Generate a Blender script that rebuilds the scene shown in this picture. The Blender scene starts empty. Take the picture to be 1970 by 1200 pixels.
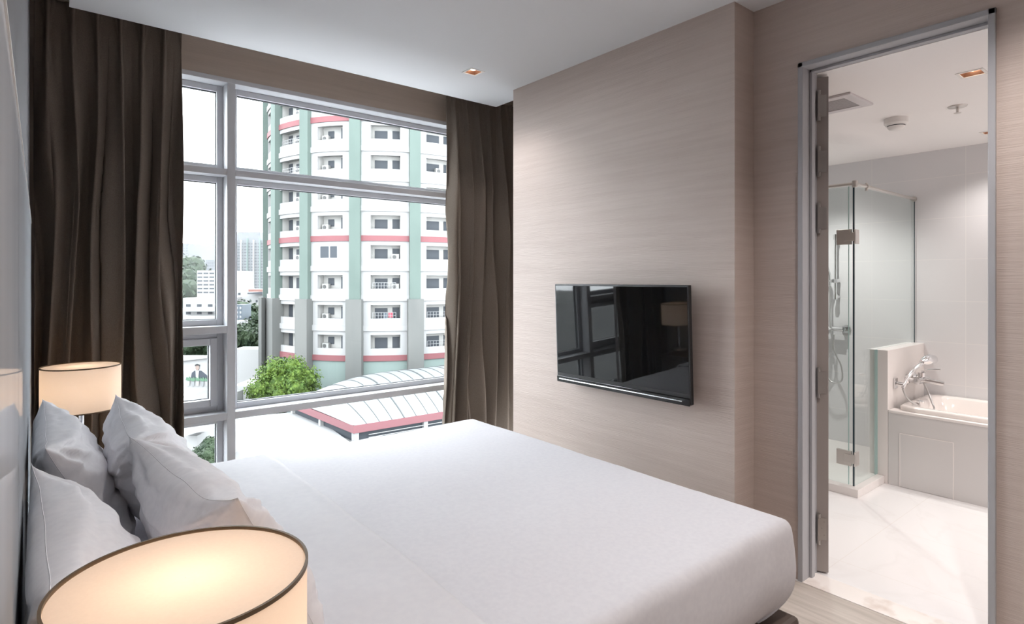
import bpy, bmesh, math, random
from mathutils import Vector, Matrix, noise
R = math.radians
C = bpy.context.scene.collection
sc = bpy.context.scene
# ---------------------------------------------------------------- camera, world, exposure
F = 1126.0
TH = math.atan(911 / 1126.0)
SN, CS = math.sin(TH), math.cos(TH)
H = 1.35
cam = bpy.data.cameras.new('camera'); camo = bpy.data.objects.new('camera', cam); C.objects.link(camo)
cam.sensor_width = 36; cam.lens = F / 1970 * 36; cam.shift_y = -61 / 1970; cam.clip_start = 0.01; cam.clip_end = 3000
camo.location = (0, 0, H); camo.rotation_euler = (R(90), 0, -TH)
sc.camera = camo
W = bpy.data.worlds.new('world'); sc.world = W; W.use_nodes = True
bg = W.node_tree.nodes['Background']; bg.inputs[0].default_value = (0.90, 0.95, 1.0, 1); bg.inputs[1].default_value = 5.7
sc.view_settings.view_transform = 'Standard'; sc.view_settings.look = 'None'
sc.view_settings.gamma = 1; sc.view_settings.exposure = 1.1; sc.view_settings.use_curve_mapping = False
sc.cycles.max_bounces = 10; sc.cycles.diffuse_bounces = 6; sc.cycles.transparent_max_bounces = 24
sc.cycles.caustics_reflective = False; sc.cycles.caustics_refractive = False
sc.cycles.sample_clamp_indirect = 8

def light(name, kind, loc, power, col, size=0.1, rot=(0, 0, 0), spot=None, blend=.6):
    l = bpy.data.lights.new(name, kind); l.energy = power; l.color = col
    if kind == 'AREA': l.size = size
    else: l.shadow_soft_size = size
    if spot: l.spot_size = R(spot); l.spot_blend = blend
    o = bpy.data.objects.new(name, l); o.location = loc; o.rotation_euler = rot; C.objects.link(o)
    return o

# ---------------------------------------------------------------- placing helpers (where a sight line meets a plane of the place)
def _t(px): return (px - 985) / F
def onX(px, py, X):
    d = X / (SN + _t(px) * CS); return Vector((X, d * (CS - _t(px) * SN), H + (539 - py) * d / F))
def onY(px, py, Y):
    d = Y / (CS - _t(px) * SN); return Vector((d * (SN + _t(px) * CS), Y, H + (539 - py) * d / F))
def onZ(px, py, Z):
    d = (H - Z) * F / (py - 539); return Vector((d * (SN + _t(px) * CS), d * (CS - _t(px) * SN), Z))
def onD(px, py, d):
    return Vector((d * (SN + _t(px) * CS), d * (CS - _t(px) * SN), H + (539 - py) * d / F))

# ---------------------------------------------------------------- materials
def newmat(name):
    m = bpy.data.materials.new(name); m.use_nodes = True
    nt = m.node_tree; b = nt.nodes['Principled BSDF']; return m, nt, b
def plain(name, col, rough=.6, metal=0., spec=None, **kw):
    m, nt, b = newmat(name)
    b.inputs['Base Color'].default_value = (*col, 1); b.inputs['Roughness'].default_value = rough; b.inputs['Metallic'].default_value = metal
    if spec is not None: b.inputs['Specular IOR Level'].default_value = spec
    for k, v in kw.items(): b.inputs[k.replace('_', ' ')].default_value = v
    return m
def streaked(name, c1, c2, scale=(1, 1, 1), nscale=5, rough=.6, bump=0., detail=4, ramp=(.35, .65), spec=.5, bscale=None):
    """noise stretched by scale between two tones, optional bump of the same noise"""
    m, nt, b = newmat(name); N = nt.nodes; L = nt.links
    tc = N.new('ShaderNodeTexCoord'); mp = N.new('ShaderNodeMapping'); mp.inputs['Scale'].default_value = scale
    no = N.new('ShaderNodeTexNoise'); no.inputs['Scale'].default_value = nscale; no.inputs['Detail'].default_value = detail
    cr = N.new('ShaderNodeValToRGB'); cr.color_ramp.elements[0].position = ramp[0]; cr.color_ramp.elements[1].position = ramp[1]
    cr.color_ramp.elements[0].color = (*c1, 1); cr.color_ramp.elements[1].color = (*c2, 1)
    L.new(tc.outputs['Object'], mp.inputs[0]); L.new(mp.outputs[0], no.inputs[0]); L.new(no.outputs['Fac'], cr.inputs[0]); L.new(cr.outputs[0], b.inputs['Base Color'])
    b.inputs['Roughness'].default_value = rough; b.inputs['Specular IOR Level'].default_value = spec
    if bump:
        bn = N.new('ShaderNodeBump'); bn.inputs['Strength'].default_value = bump; bn.inputs['Distance'].default_value = .004
        if bscale:
            mp2 = N.new('ShaderNodeMapping'); mp2.inputs['Scale'].default_value = bscale
            n2 = N.new('ShaderNodeTexNoise'); n2.inputs['Scale'].default_value = 1; n2.inputs['Detail'].default_value = 3
            L.new(tc.outputs['Object'], mp2.inputs[0]); L.new(mp2.outputs[0], n2.inputs[0]); L.new(n2.outputs['Fac'], bn.inputs['Height'])
        else: L.new(no.outputs['Fac'], bn.inputs['Height'])
        L.new(bn.outputs[0], b.inputs['Normal'])
    return m
def tiled(name, c1, c2, axes, size, joint, off=.5, rough=.3, jw=.004, vein=.0):
    """rectangular tiles; axes picks which object axes carry the tile width and height"""
    m, nt, b = newmat(name); N = nt.nodes; L = nt.links
    tc = N.new('ShaderNodeTexCoord'); sp = N.new('ShaderNodeSeparateXYZ'); cb = N.new('ShaderNodeCombineXYZ')
    br = N.new('ShaderNodeTexBrick'); br.offset = off; br.inputs['Scale'].default_value = 1
    br.inputs['Brick Width'].default_value = size[0]; br.inputs['Row Height'].default_value = size[1]; br.inputs['Mortar Size'].default_value = jw
    br.inputs['Color1'].default_value = (*c1, 1); br.inputs['Color2'].default_value = (*c2, 1); br.inputs['Mortar'].default_value = (*joint, 1)
    L.new(tc.outputs['Object'], sp.inputs[0]); L.new(sp.outputs[axes[0]], cb.inputs[0]); L.new(sp.outputs[axes[1]], cb.inputs[1]); L.new(cb.outputs[0], br.inputs[0])
    if vein:
        no = N.new('ShaderNodeTexNoise'); no.inputs['Scale'].default_value = 1.6; no.inputs['Detail'].default_value = 8; no.inputs['Distortion'].default_value = 1.4
        cr = N.new('ShaderNodeValToRGB'); e = cr.color_ramp.elements
        e[0].position = .46; e[0].color = (1, 1, 1, 1); e[1].position = .54; e[1].color = (1, 1, 1, 1)
        x = e.new(.50); x.color = (1 - vein, 1 - vein * 1.1, 1 - vein * 1.2, 1)
        mx = N.new('ShaderNodeMix'); mx.data_type = 'RGBA'; mx.blend_type = 'MULTIPLY'; mx.inputs['Factor'].default_value = 1
        L.new(tc.outputs['Object'], no.inputs[0]); L.new(no.outputs['Fac'], cr.inputs[0]); L.new(br.outputs['Color'], mx.inputs['A']); L.new(cr.outputs[0], mx.inputs['B'])
        L.new(mx.outputs['Result'], b.inputs['Base Color'])
    else: L.new(br.outputs['Color'], b.inputs['Base Color'])
    b.inputs['Roughness'].default_value = rough
    return m
def glassmat(name, tint=(1, 1, 1), refl=.06, rough=0.0, ior=1.45):
    m = bpy.data.materials.new(name); m.use_nodes = True; nt = m.node_tree; N = nt.nodes; L = nt.links; N.clear()
    o = N.new('ShaderNodeOutputMaterial'); mx = N.new('ShaderNodeMixShader'); tr = N.new('ShaderNodeBsdfTransparent'); gl = N.new('ShaderNodeBsdfGlossy')
    lw = N.new('ShaderNodeLayerWeight'); lw.inputs['Blend'].default_value = .5; f0 = ((ior - 1) / (ior + 1)) ** 2
    pw = N.new('ShaderNodeMath'); pw.operation = 'POWER'; pw.inputs[1].default_value = 5; L.new(lw.outputs['Facing'], pw.inputs[0])
    fr = N.new('ShaderNodeMath'); fr.operation = 'MULTIPLY_ADD'; fr.inputs[1].default_value = 1 - f0; fr.inputs[2].default_value = f0; L.new(pw.outputs[0], fr.inputs[0])
    tr.inputs[0].default_value = (*tint, 1); gl.inputs['Roughness'].default_value = rough; gl.inputs[0].default_value = (1, 1, 1, 1)
    L.new(fr.outputs[0], mx.inputs[0]); L.new(tr.outputs[0], mx.inputs[1]); L.new(gl.outputs[0], mx.inputs[2]); L.new(mx.outputs[0], o.inputs[0])
    return m
def shademat(name, col, trans=.5):
    m = bpy.data.materials.new(name); m.use_nodes = True; nt = m.node_tree; N = nt.nodes; L = nt.links; N.clear()
    o = N.new('ShaderNodeOutputMaterial'); mx = N.new('ShaderNodeMixShader'); d = N.new('ShaderNodeBsdfDiffuse'); t = N.new('ShaderNodeBsdfTranslucent')
    tc = N.new('ShaderNodeTexCoord'); mp = N.new('ShaderNodeMapping'); mp.inputs['Scale'].default_value = (60, 60, 400)
    no = N.new('ShaderNodeTexNoise'); no.inputs['Scale'].default_value = 4; cr = N.new('ShaderNodeValToRGB')
    cr.color_ramp.elements[0].color = (*[c * .93 for c in col], 1); cr.color_ramp.elements[1].color = (*col, 1)
    L.new(tc.outputs['Object'], mp.inputs[0]); L.new(mp.outputs[0], no.inputs[0]); L.new(no.outputs['Fac'], cr.inputs[0])
    L.new(cr.outputs[0], d.inputs[0]); L.new(cr.outputs[0], t.inputs[0]); mx.inputs[0].default_value = trans
    L.new(d.outputs[0], mx.inputs[1]); L.new(t.outputs[0], mx.inputs[2]); L.new(mx.outputs[0], o.inputs[0])
    return m
def emis(name, col, s):
    m = bpy.data.materials.new(name); m.use_nodes = True; nt = m.node_tree; nt.nodes.clear()
    o = nt.nodes.new('ShaderNodeOutputMaterial'); e = nt.nodes.new('ShaderNodeEmission'); e.inputs[0].default_value = (*col, 1); e.inputs[1].default_value = s
    nt.links.new(e.outputs[0], o.inputs[0]); return m

WP1, WP2 = (.515, .430, .388), (.555, .470, .427)
M = {}
M['paper_x'] = streaked('wallpaper', WP1, WP2, (1, .9, 22), 2.2, .5, .35, 5, spec=.3, bscale=(6, 9, 260))
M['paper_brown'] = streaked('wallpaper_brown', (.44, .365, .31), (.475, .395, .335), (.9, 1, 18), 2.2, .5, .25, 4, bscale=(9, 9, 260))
M['ceiling'] = plain('ceiling_paint', (.70, .71, .73), .85)
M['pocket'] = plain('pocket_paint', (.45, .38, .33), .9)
M['frame'] = plain('window_aluminium', (.58, .59, .62), .38, 0, .5)
M['gasket'] = plain('gasket', (.05, .055, .06), .6)
M['glass'] = glassmat('window_glass', (.985, .995, .99), ior=1.18)
M['curtain'] = streaked('curtain_linen', (.150, .122, .100), (.178, .147, .121), (260, 260, 200), 1, .85, .15, 2, spec=.15)
M['lining'] = plain('curtain_lining', (.7, .68, .7), .8)
M['cotton'] = streaked('white_cotton', (.60, .595, .63), (.63, .625, .655), (1, 1, 1), 60, .75, .04, 3, spec=.2)
M['cotton2'] = streaked('white_cotton_sheet', (.63, .625, .655), (.655, .65, .675), (1, 1, 1), 40, .7, .03, 3, spec=.2)
M['pillow'] = streaked('pillowcase_cotton', (.82, .81, .84), (.86, .85, .875), (1, 1, 1), 60, .75, .04, 3, spec=.2)
M['bedbase'] = plain('dark_brown_base', (.075, .055, .045), .5)
M['shade'] = shademat('lamp_shade_fabric', (.93, .85, .78), .5)
M['trim_brown'] = plain('brown_trim', (.13, .085, .045), .5)
M['chrome'] = plain('chrome', (.80, .80, .81), .12, 1)
M['satin'] = plain('satin_steel', (.66, .63, .60), .35, .75)
M['bulb'] = emis('bulb_glow', (1, .78, .55), 6)
M['dlglow'] = emis('downlight_glow', (1, .80, .62), 5)
M['dlbaf'] = plain('copper_reflector', (.33, .18, .12), .35, .6)
M['white'] = plain('white_plastic', (.8, .78, .76), .4)
M['blackgloss'] = plain('gloss_black', (.006, .006, .007), .12, 0, .5)
M['screen'] = plain('tv_screen', (.004, .0045, .005), .03, 0, .5)
M['black'] = plain('satin_black', (.012, .012, .013), .35)
M['silver'] = plain('silver_strip', (.75, .76, .78), .25, .9)
M['greyframe'] = plain('grey_door_frame', (.40, .40, .42), .42)
M['leaf_door'] = plain('door_leaf_taupe', (.33, .29, .27), .45)
M['hinge'] = plain('hinge_metal', (.45, .42, .40), .35, .9)
M['wood'] = streaked('laminate_floor', (.36, .315, .275), (.52, .465, .42), (9, .7, 1), 4, .4, .1, 6, (.3, .7))
M['skirt'] = plain('skirting', (.44, .38, .35), .5)
M['bwall'] = tiled('bathroom_wall_tile', (.72, .72, .735), (.74, .735, .75), (1, 2), (.60, .30), (.80, .79, .79), .0, .25, .002)
M['bwally'] = tiled('bathroom_side_tile', (.72, .72, .735), (.74, .735, .75), (0, 2), (.60, .30), (.80, .79, .79), .0, .25, .002)
M['bfloor'] = tiled('white_marble_floor', (.80, .785, .79), (.81, .795, .80), (0, 1), (.60, .60), (.76, .73, .715), .0, .22, .002, .03)
M['marble'] = streaked('threshold_marble', (.62, .53, .48), (.82, .77, .74), (1, 1, 1), 7, .3, 0, 8, (.32, .48))
M['bceil'] = plain('bathroom_ceiling', (.90, .88, .87), .9)
M['halfwall'] = plain('half_wall_stone', (.80, .76, .74), .3)
M['apron'] = plain('tub_apron_tile', (.66, .645, .64), .3)
M['apron2'] = plain('access_panel_tile', (.67, .655, .65), .28)
M['grout'] = plain('grout_light', (.84, .80, .78), .6)
M['tub'] = plain('acrylic_tub', (.86, .81, .78), .12, 0, .5)
M['sglass'] = glassmat('shower_glass', (.93, .97, .965), ior=1.32)
M['gedge'] = plain('glass_edge', (.025, .05, .065), .15)
M['gedge2'] = plain('glass_edge_pale', (.45, .62, .60), .1)
M['hose'] = plain('metal_hose', (.6, .6, .6), .3, .9)
M['vent'] = plain('vent_plastic', (.66, .63, .64), .5)
M['dark'] = plain('vent_dark', (.12, .12, .13), .7)

def panelmat():
    m = bpy.data.materials.new('gloss_headboard'); m.use_nodes = True; nt = m.node_tree; N = nt.nodes; L = nt.links; N.clear()
    o = N.new('ShaderNodeOutputMaterial'); mx = N.new('ShaderNodeMixShader'); d = N.new('ShaderNodeBsdfDiffuse'); g = N.new('ShaderNodeBsdfGlossy')
    tc = N.new('ShaderNodeTexCoord'); mp = N.new('ShaderNodeMapping'); mp.inputs['Scale'].default_value = (1, 2.2, .05)
    no = N.new('ShaderNodeTexNoise'); no.inputs['Scale'].default_value = 3; cr = N.new('ShaderNodeValToRGB')
    cr.color_ramp.elements[0].color = (.70, .75, .80, 1); cr.color_ramp.elements[1].color = (.80, .85, .91, 1)
    L.new(tc.outputs['Object'], mp.inputs[0]); L.new(mp.outputs[0], no.inputs[0]); L.new(no.outputs['Fac'], cr.inputs[0]); L.new(cr.outputs[0], d.inputs[0])
    g.inputs['Roughness'].default_value = .02; g.inputs[0].default_value = (.85, .87, .9, 1); mx.inputs[0].default_value = .52
    L.new(d.outputs[0], mx.inputs[1]); L.new(g.outputs[0], mx.inputs[2]); L.new(mx.outputs[0], o.inputs[0]); return m
M['panel'] = panelmat()

# ---------------------------------------------------------------- mesh helpers
class MB:
    def __init__(s): s.bm = bmesh.new()
    def box(s, x0, x1, y0, y1, z0, z1, rot=None):
        vs = [s.bm.verts.new((x, y, z)) for z in (z0, z1) for x, y in ((x0, y0), (x1, y0), (x1, y1), (x0, y1))]
        if rot is not None:
            for v in vs: v.co = rot @ v.co
        for f in ((3, 2, 1, 0), (4, 5, 6, 7), (0, 1, 5, 4), (1, 2, 6, 5), (2, 3, 7, 6), (3, 0, 4, 7)):
            s.bm.faces.new([vs[i] for i in f])
        return s
    def slab(s, x0, x1, y0, y1, z0, z1, holes, h=.040):
        xs = sorted({x0, x1} | {c for x, y in holes for c in (x - h, x + h)}); ys = sorted({y0, y1} | {c for x, y in holes for c in (y - h, y + h)})
        for a, b in zip(xs, xs[1:]):
            for c, d in zip(ys, ys[1:]):
                if any(abs((a + b) / 2 - x) < h * .9 and abs((c + d) / 2 - y) < h * .9 for x, y in holes): continue
                s.box(a, b, c, d, z0, z1)
        return s
    def quad(s, *p):
        s.bm.faces.new([s.bm.verts.new(q) for q in p]); return s
    def prism(s, pts, d):
        """closed outline of 3D points pushed along vector d"""
        a = [s.bm.verts.new(p) for p in pts]; b = [s.bm.verts.new(Vector(p) + Vector(d)) for p in pts]; n = len(pts)
        s.bm.faces.new(a[::-1]); s.bm.faces.new(b)
        for i in range(n): s.bm.faces.new((a[i], a[(i + 1) % n], b[(i + 1) % n], b[i]))
        return s
    def tube(s, pts, r, n=10, cap=True):
        pts = [Vector(p) for p in pts]; rs = r if isinstance(r, (list, tuple)) else [r] * len(pts); rings = []
        up = None
        for i, p in enumerate(pts):
            t = (pts[min(i + 1, len(pts) - 1)] - pts[max(i - 1, 0)]).normalized()
            if up is None: up = t.orthogonal().normalized()
            up = (up - t * up.dot(t));  up = up.normalized() if up.length > 1e-5 else t.orthogonal().normalized()
            w = t.cross(up)
            rings.append([s.bm.verts.new(p + (up * math.cos(a) + w * math.sin(a)) * rs[i]) for a in [2 * math.pi * k / n for k in range(n)]])
        for a, b in zip(rings, rings[1:]):
            for k in range(n): s.bm.faces.new((a[k], a[(k + 1) % n], b[(k + 1) % n], b[k]))
        if cap: s.bm.faces.new(rings[0][::-1]); s.bm.faces.new(rings[-1])
        return s
    def lathe(s, prof, c=(0, 0, 0), n=48, axis='Z', cap=False):
        rings = []
        for r, h in prof:
            ring = []
            for k in range(n):
                a = 2 * math.pi * k / n; u, v = r * math.cos(a), r * math.sin(a)
                p = (u, v, h) if axis == 'Z' else ((h, u, v) if axis == 'X' else (v, h, u))
                ring.append(s.bm.verts.new((c[0] + p[0], c[1] + p[1], c[2] + p[2])))
            rings.append(ring)
        for a, b in zip(rings, rings[1:]):
            for k in range(n): s.bm.faces.new((a[k], a[(k + 1) % n], b[(k + 1) % n], b[k]))
        if cap: s.bm.faces.new(rings[0][::-1]); s.bm.faces.new(rings[-1])
        return s
    def grid(s, fn, nu, nv, closed=False):
        g = [[s.bm.verts.new(fn(i / nu, j / nv)) for j in range(nv + 1)] for i in range(nu + 1)]
        for i in range(nu):
            for j in range(nv): s.bm.faces.new((g[i][j], g[i + 1][j], g[i + 1][j + 1], g[i][j + 1]))
        return s
    def obj(s, name, mat, parent=None, smooth=False, bevel=0, recalc=True, weld=False):
        if weld: bmesh.ops.remove_doubles(s.bm, verts=s.bm.verts, dist=1e-4)
        if recalc: bmesh.ops.recalc_face_normals(s.bm, faces=s.bm.faces)
        me = bpy.data.meshes.new(name); s.bm.to_mesh(me); s.bm.free()
        for m in (mat if isinstance(mat, (list, tuple)) else [mat]): me.materials.append(m)
        if smooth:
            for p in me.polygons: p.use_smooth = True
            if smooth != 'all':
                me.set_sharp_from_angle(angle=R(38))
        o = bpy.data.objects.new(name, me); C.objects.link(o)
        if parent is not None: o.parent = parent; o.matrix_parent_inverse = parent_inv(parent)
        if bevel:
            b = o.modifiers.new('bevel', 'BEVEL'); b.width = bevel; b.segments = 2; b.limit_method = 'ANGLE'
        return o
def parent_inv(p):
    def world(q):
        m = Matrix.Translation(q.location) @ q.rotation_euler.to_matrix().to_4x4()
        return world(q.parent) @ q.matrix_parent_inverse @ m if q.parent is not None else m
    return world(p).inverted()
def tag(o, label, cat, group=None, kind=None):
    o['label'] = label; o['category'] = cat
    if group: o['group'] = group
    if kind: o['kind'] = kind
    return o
def thing(name, label, cat, loc=(0, 0, 0), rz=0, group=None):
    o = bpy.data.objects.new(name, None); o.empty_display_size = .1; o.location = loc; o.rotation_euler = (0, 0, rz); C.objects.link(o)
    return tag(o, label, cat, group)
def struct(o): o['kind'] = 'structure'; return o
def sempty(name, loc=(0, 0, 0)):
    o = bpy.data.objects.new(name, None); o.location = loc; o.empty_display_size = .1; C.objects.link(o); return struct(o)
def dup(root, loc=None, rz=None, label=None, group=None):
    r = root.copy(); C.objects.link(r)
    if loc is not None: r.location = loc
    if rz is not None: r.rotation_euler = (0, 0, rz)
    if label: r['label'] = label
    if group: r['group'] = group
    for ch in list(root.children):
        c = ch.copy(); C.objects.link(c); c.parent = r
        for g in list(ch.children):
            d = g.copy(); C.objects.link(d); d.parent = c
    return r

# ---------------------------------------------------------------- room dimensions
XL, XR = -0.03, 2.665        # headboard wall, bathroom-door wall
XT = 2.495                   # face of the projecting wall that carries the television
YW = 3.72                    # window wall
YB = -2.6                    # wall behind
ZC = 2.635                   # ceiling
ZP = 2.86                    # top of curtain pocket
BX0, BX1, BY0, BY1, BZ = 2.785, 5.1, -0.9, 2.45, 2.30   # bathroom

struct(MB().box(XL - .3, XR - .015, YB - .1, 4.0, -.12, 0).obj('floor', M['wood']))
struct(MB().box(-.30, XL - .003, YB - .1, 4.0, 0, 3.0).obj('wall_left', plain('upper_wall_grey', (.19, .185, .20), .55)))
struct(MB().box(XL, 3.3, YB - .15, YB, 0, 3.0).obj('wall_back', M['paper_x']))
# projecting TV wall
struct(MB().box(XT, BX0 - .001, 1.452, 3.07, 0, ZP).obj('wall_television', M['paper_x']))
# wall with the bathroom doorway
DY0, DY1, DZ = .538, 1.238, 2.325
w = MB(); w.box(XR, BX0, YB, DY0, 0, ZP); w.box(XR, BX0, DY1, 1.4515, 0, ZP); w.box(XR, BX0, DY0, DY1, DZ, ZP)
struct(w.obj('wall_right', M['paper_x']))
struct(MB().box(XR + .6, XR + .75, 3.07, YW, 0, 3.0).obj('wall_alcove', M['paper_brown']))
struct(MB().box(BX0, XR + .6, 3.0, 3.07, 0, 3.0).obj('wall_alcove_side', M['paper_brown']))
# window wall: lintel, sill and both jambs
WX0, WX1, WZ0, WZ1 = .16, 2.86, .14, 2.538
w = MB(); w.box(-.3, 3.45, YW, 4.0, WZ1, 3.0); w.box(-.3, 3.45, YW, 4.0, -.12, WZ0); w.box(-.3, WX0, YW, 4.0, WZ0, WZ1); w.box(WX1, 3.45, YW, 4.0, WZ0, WZ1)
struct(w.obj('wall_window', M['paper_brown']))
# ceiling: lowered slab with a curtain pocket round it
w = MB()
DL = [(2.085, 2.957), (2.085, .35), (.9, .35), (2.085, -1.2), (.9, -1.2)]  # all but the window-side one are unseen, added as fill light
w.slab(.112, XR, YB, 3.07, ZC, ZP + .02, DL); w.slab(.112, 2.64, 3.07, 3.45, ZC, ZP + .02, [])
struct(w.obj('ceiling', M['ceiling']))
struct(MB().box(-.3, 3.45, YB, 4.0, ZP + .02, 3.02).obj('ceiling_pocket', M['pocket']))
struct(MB().box(XR - .012, XR, 1.0 + .285, 1.452, 0, .05).obj('baseboard_right', M['skirt']))
struct(MB().box(XT - .012, XT, 1.452, 3.07, 0, .05).obj('baseboard_television', M['skirt']))
# bathroom shell
struct(MB().box(XR - .015, BX1 + .1, BY0, BY1, -.12, 0).obj('floor_bathroom', M['bfloor']))
struct(MB().box(BX1, BX1 + .12, BY0 - .1, BY1 + .1, 0, BZ + .1).obj('wall_bathroom_back', M['bwall']))
struct(MB().box(BX0, BX1, BY1, BY1 + .12, 0, BZ + .1).obj('wall_bathroom_left', M['bwally']))
struct(MB().box(BX0, BX1, BY0 - .12, BY0, 0, BZ + .1).obj('wall_bathroom_right', M['bwally']))
BDL = [(3.333, .761), (4.749, .985), (3.85, -.25), (4.749, -.3), (4.5, 1.98)]  # doorway and tub fittings, then unseen extra lights added to brighten the bathroom
struct(MB().slab(BX0, BX1 + .1, BY0 - .1, BY1 + .1, BZ, BZ + .15, BDL).obj('ceiling_bathroom', M['bceil']))
struct(MB().box(XR - .014, BX0, DY0 + .02, DY1 - .02, 0, .003).obj('trim_1', M['marble']))   # marble threshold

# doorway frame (grey metal) with its inner stop
w = MB(); ft = .022
for (y0, y1) in ((DY0, DY0 + ft), (DY1 - ft, DY1)):
    w.box(XR - .012, BX0 + .012, y0, y1, 0, DZ)
w.box(XR - .012, BX0 + .012, DY0, DY1, DZ - ft, DZ)
w.box(XR + .055, XR + .085, DY1 - ft - .012, DY1 - ft, 0, DZ - ft); w.box(XR + .055, XR + .085, DY0 + ft, DY0 + ft + .012, 0, DZ - ft)
w.box(XR + .055, XR + .085, DY0 + ft, DY1 - ft, DZ - ft - .012, DZ - ft)
struct(w.obj('trim_2', M['greyframe'], bevel=.002))

# open door leaf: swung back into the bathroom
dr = sempty('door_1', (BX0 + .02, DY1 - .048, 0)); dr.rotation_euler = (0, 0, R(27))
def local(mb, parent, name, mat, **k):
    o = mb.obj(name, mat, None, **k); o.parent = parent; return o
local(MB().box(.005, .68, -.02, .028, .008, 2.285), dr, 'door_leaf', M['leaf_door'], bevel=.001)
for z in (2.153, 1.896, 1.636, .879, .206):
    w = MB(); w.box(.0025, .005, -.012, .018, z - .05, z + .05)
    w.tube([(-.004, .020, z - .07), (-.004, .020, z + .07)], .008, 10)
    for q in (-.03, 0, .03): w.lathe([(.004, 0), (.004, .002)], (.0005, .002 + (.006 if q == 0 else -.004), z + q), 8, 'X', cap=True)
    w.box(-.014, -.004, .012, .024, z - .05, z + .05)
    local(w, dr, 'hinge', M['hinge'])

# ---------------------------------------------------------------- window
win = sempty('window_1', (WX0, YW, WZ0))
YF = YW - .0; YS = YW + .10      # face of the frame members, face of the sashes
MX0, MX1 = .861, .906
w = MB(); w.box(WX0, WX0 + .05, YF, YF + .16, WZ0, WZ1); w.box(WX1 - .05, WX1, YF, YF + .16, WZ0, WZ1)
w.box(WX0 + .05, WX1 - .05, YF, YF + .16, WZ1 - .028, WZ1); w.box(WX0 + .05, WX1 - .05, YF, YF + .16, WZ0, WZ0 + .05)
w.obj('window_frame', M['frame'], win, bevel=.002)
MB().box(MX0, MX1, YF + .001, YF + .16, WZ0 + .05, WZ1 - .028).obj('mullion', M['frame'], win, bevel=.002)
TL = ((1.040, 1.082), (1.966, 2.004), (.530, .572)); TR_ = ((1.966, 2.004), (.530, .572))
for z0, z1 in TL: MB().box(WX0 + .05, MX0, YF + .002, YF + .16, z0, z1).obj('transom', M['frame'], win, bevel=.002)
for z0, z1 in TR_: MB().box(MX1, WX1 - .05, YF + .002, YF + .16, z0, z1).obj('transom', M['frame'], win, bevel=.002)
def ring(mb, x0, x1, z0, z1, t, y0, y1, tt=None):
    tt = t if tt is None else tt
    mb.box(x0, x0 + t, y0, y1, z0, z1); mb.box(x1 - t, x1, y0, y1, z0, z1); mb.box(x0 + t, x1 - t, y0, y1, z0, z0 + tt); mb.box(x0 + t, x1 - t, y0, y1, z1 - tt, z1)
def pane(x0, x1, z0, z1, t=.034, extra=False):
    a = MB(); ring(a, x0, x1, z0, z1, t, YS, YS + .05)
    sash = a.obj('sash', M['frame'], win, bevel=.002)
    if extra:
        b = MB(); ring(b, x0 + t, x1 - t, z0 + t, z1 - t, .040, YS - .02, YS + .045)
        s2 = b.obj('opening_sash', M['frame'], win, bevel=.003); x0 += .04; x1 -= .04; z0 += .04; z1 -= .04
    g = MB(); ring(g, x0 + t, x1 - t, z0 + t, z1 - t, .004, YS + .018, YS + .04)
    g.obj('gasket', M['gasket'], win)
    MB().box(x0 + t + .001, x1 - t - .001, YS + .029, YS + .035, z0 + t + .001, z1 - t - .001).obj('pane', M['glass'], win)
xl0, xl1, xr0, xr1 = WX0 + .05, MX0, MX1, WX1 - .05
pane(xl0, xl1, 2.004, WZ1 - .028); pane(xl0, xl1, 1.082, 1.966); pane(xl0, xl1, .572, 1.040, extra=True); pane(xl0, xl1, WZ0 + .05, .530)
pane(xr0, xr1, 2.004, WZ1 - .028); pane(xr0, xr1, .572, 1.966); pane(xr0, xr1, WZ0 + .05, .530, .02)

# ---------------------------------------------------------------- gloss headboard panel
hb = thing('headboard_panel', 'tall glossy pale grey headboard panel fixed to the wall behind the pillows', 'headboard', (XL, 1.6, 0))
for y0, y1 in ((-.9, 1.275), (1.279, 3.55)):
    MB().box(XL, XL + .004, y0, y1, .02, 1.617).obj('panel', M['panel'], hb)
MB().box(XL, XL + .006, -.9, 3.555, 1.617, 1.622).obj('edge_trim', plain('panel_trim', (.85, .85, .82), .3), hb)

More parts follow.
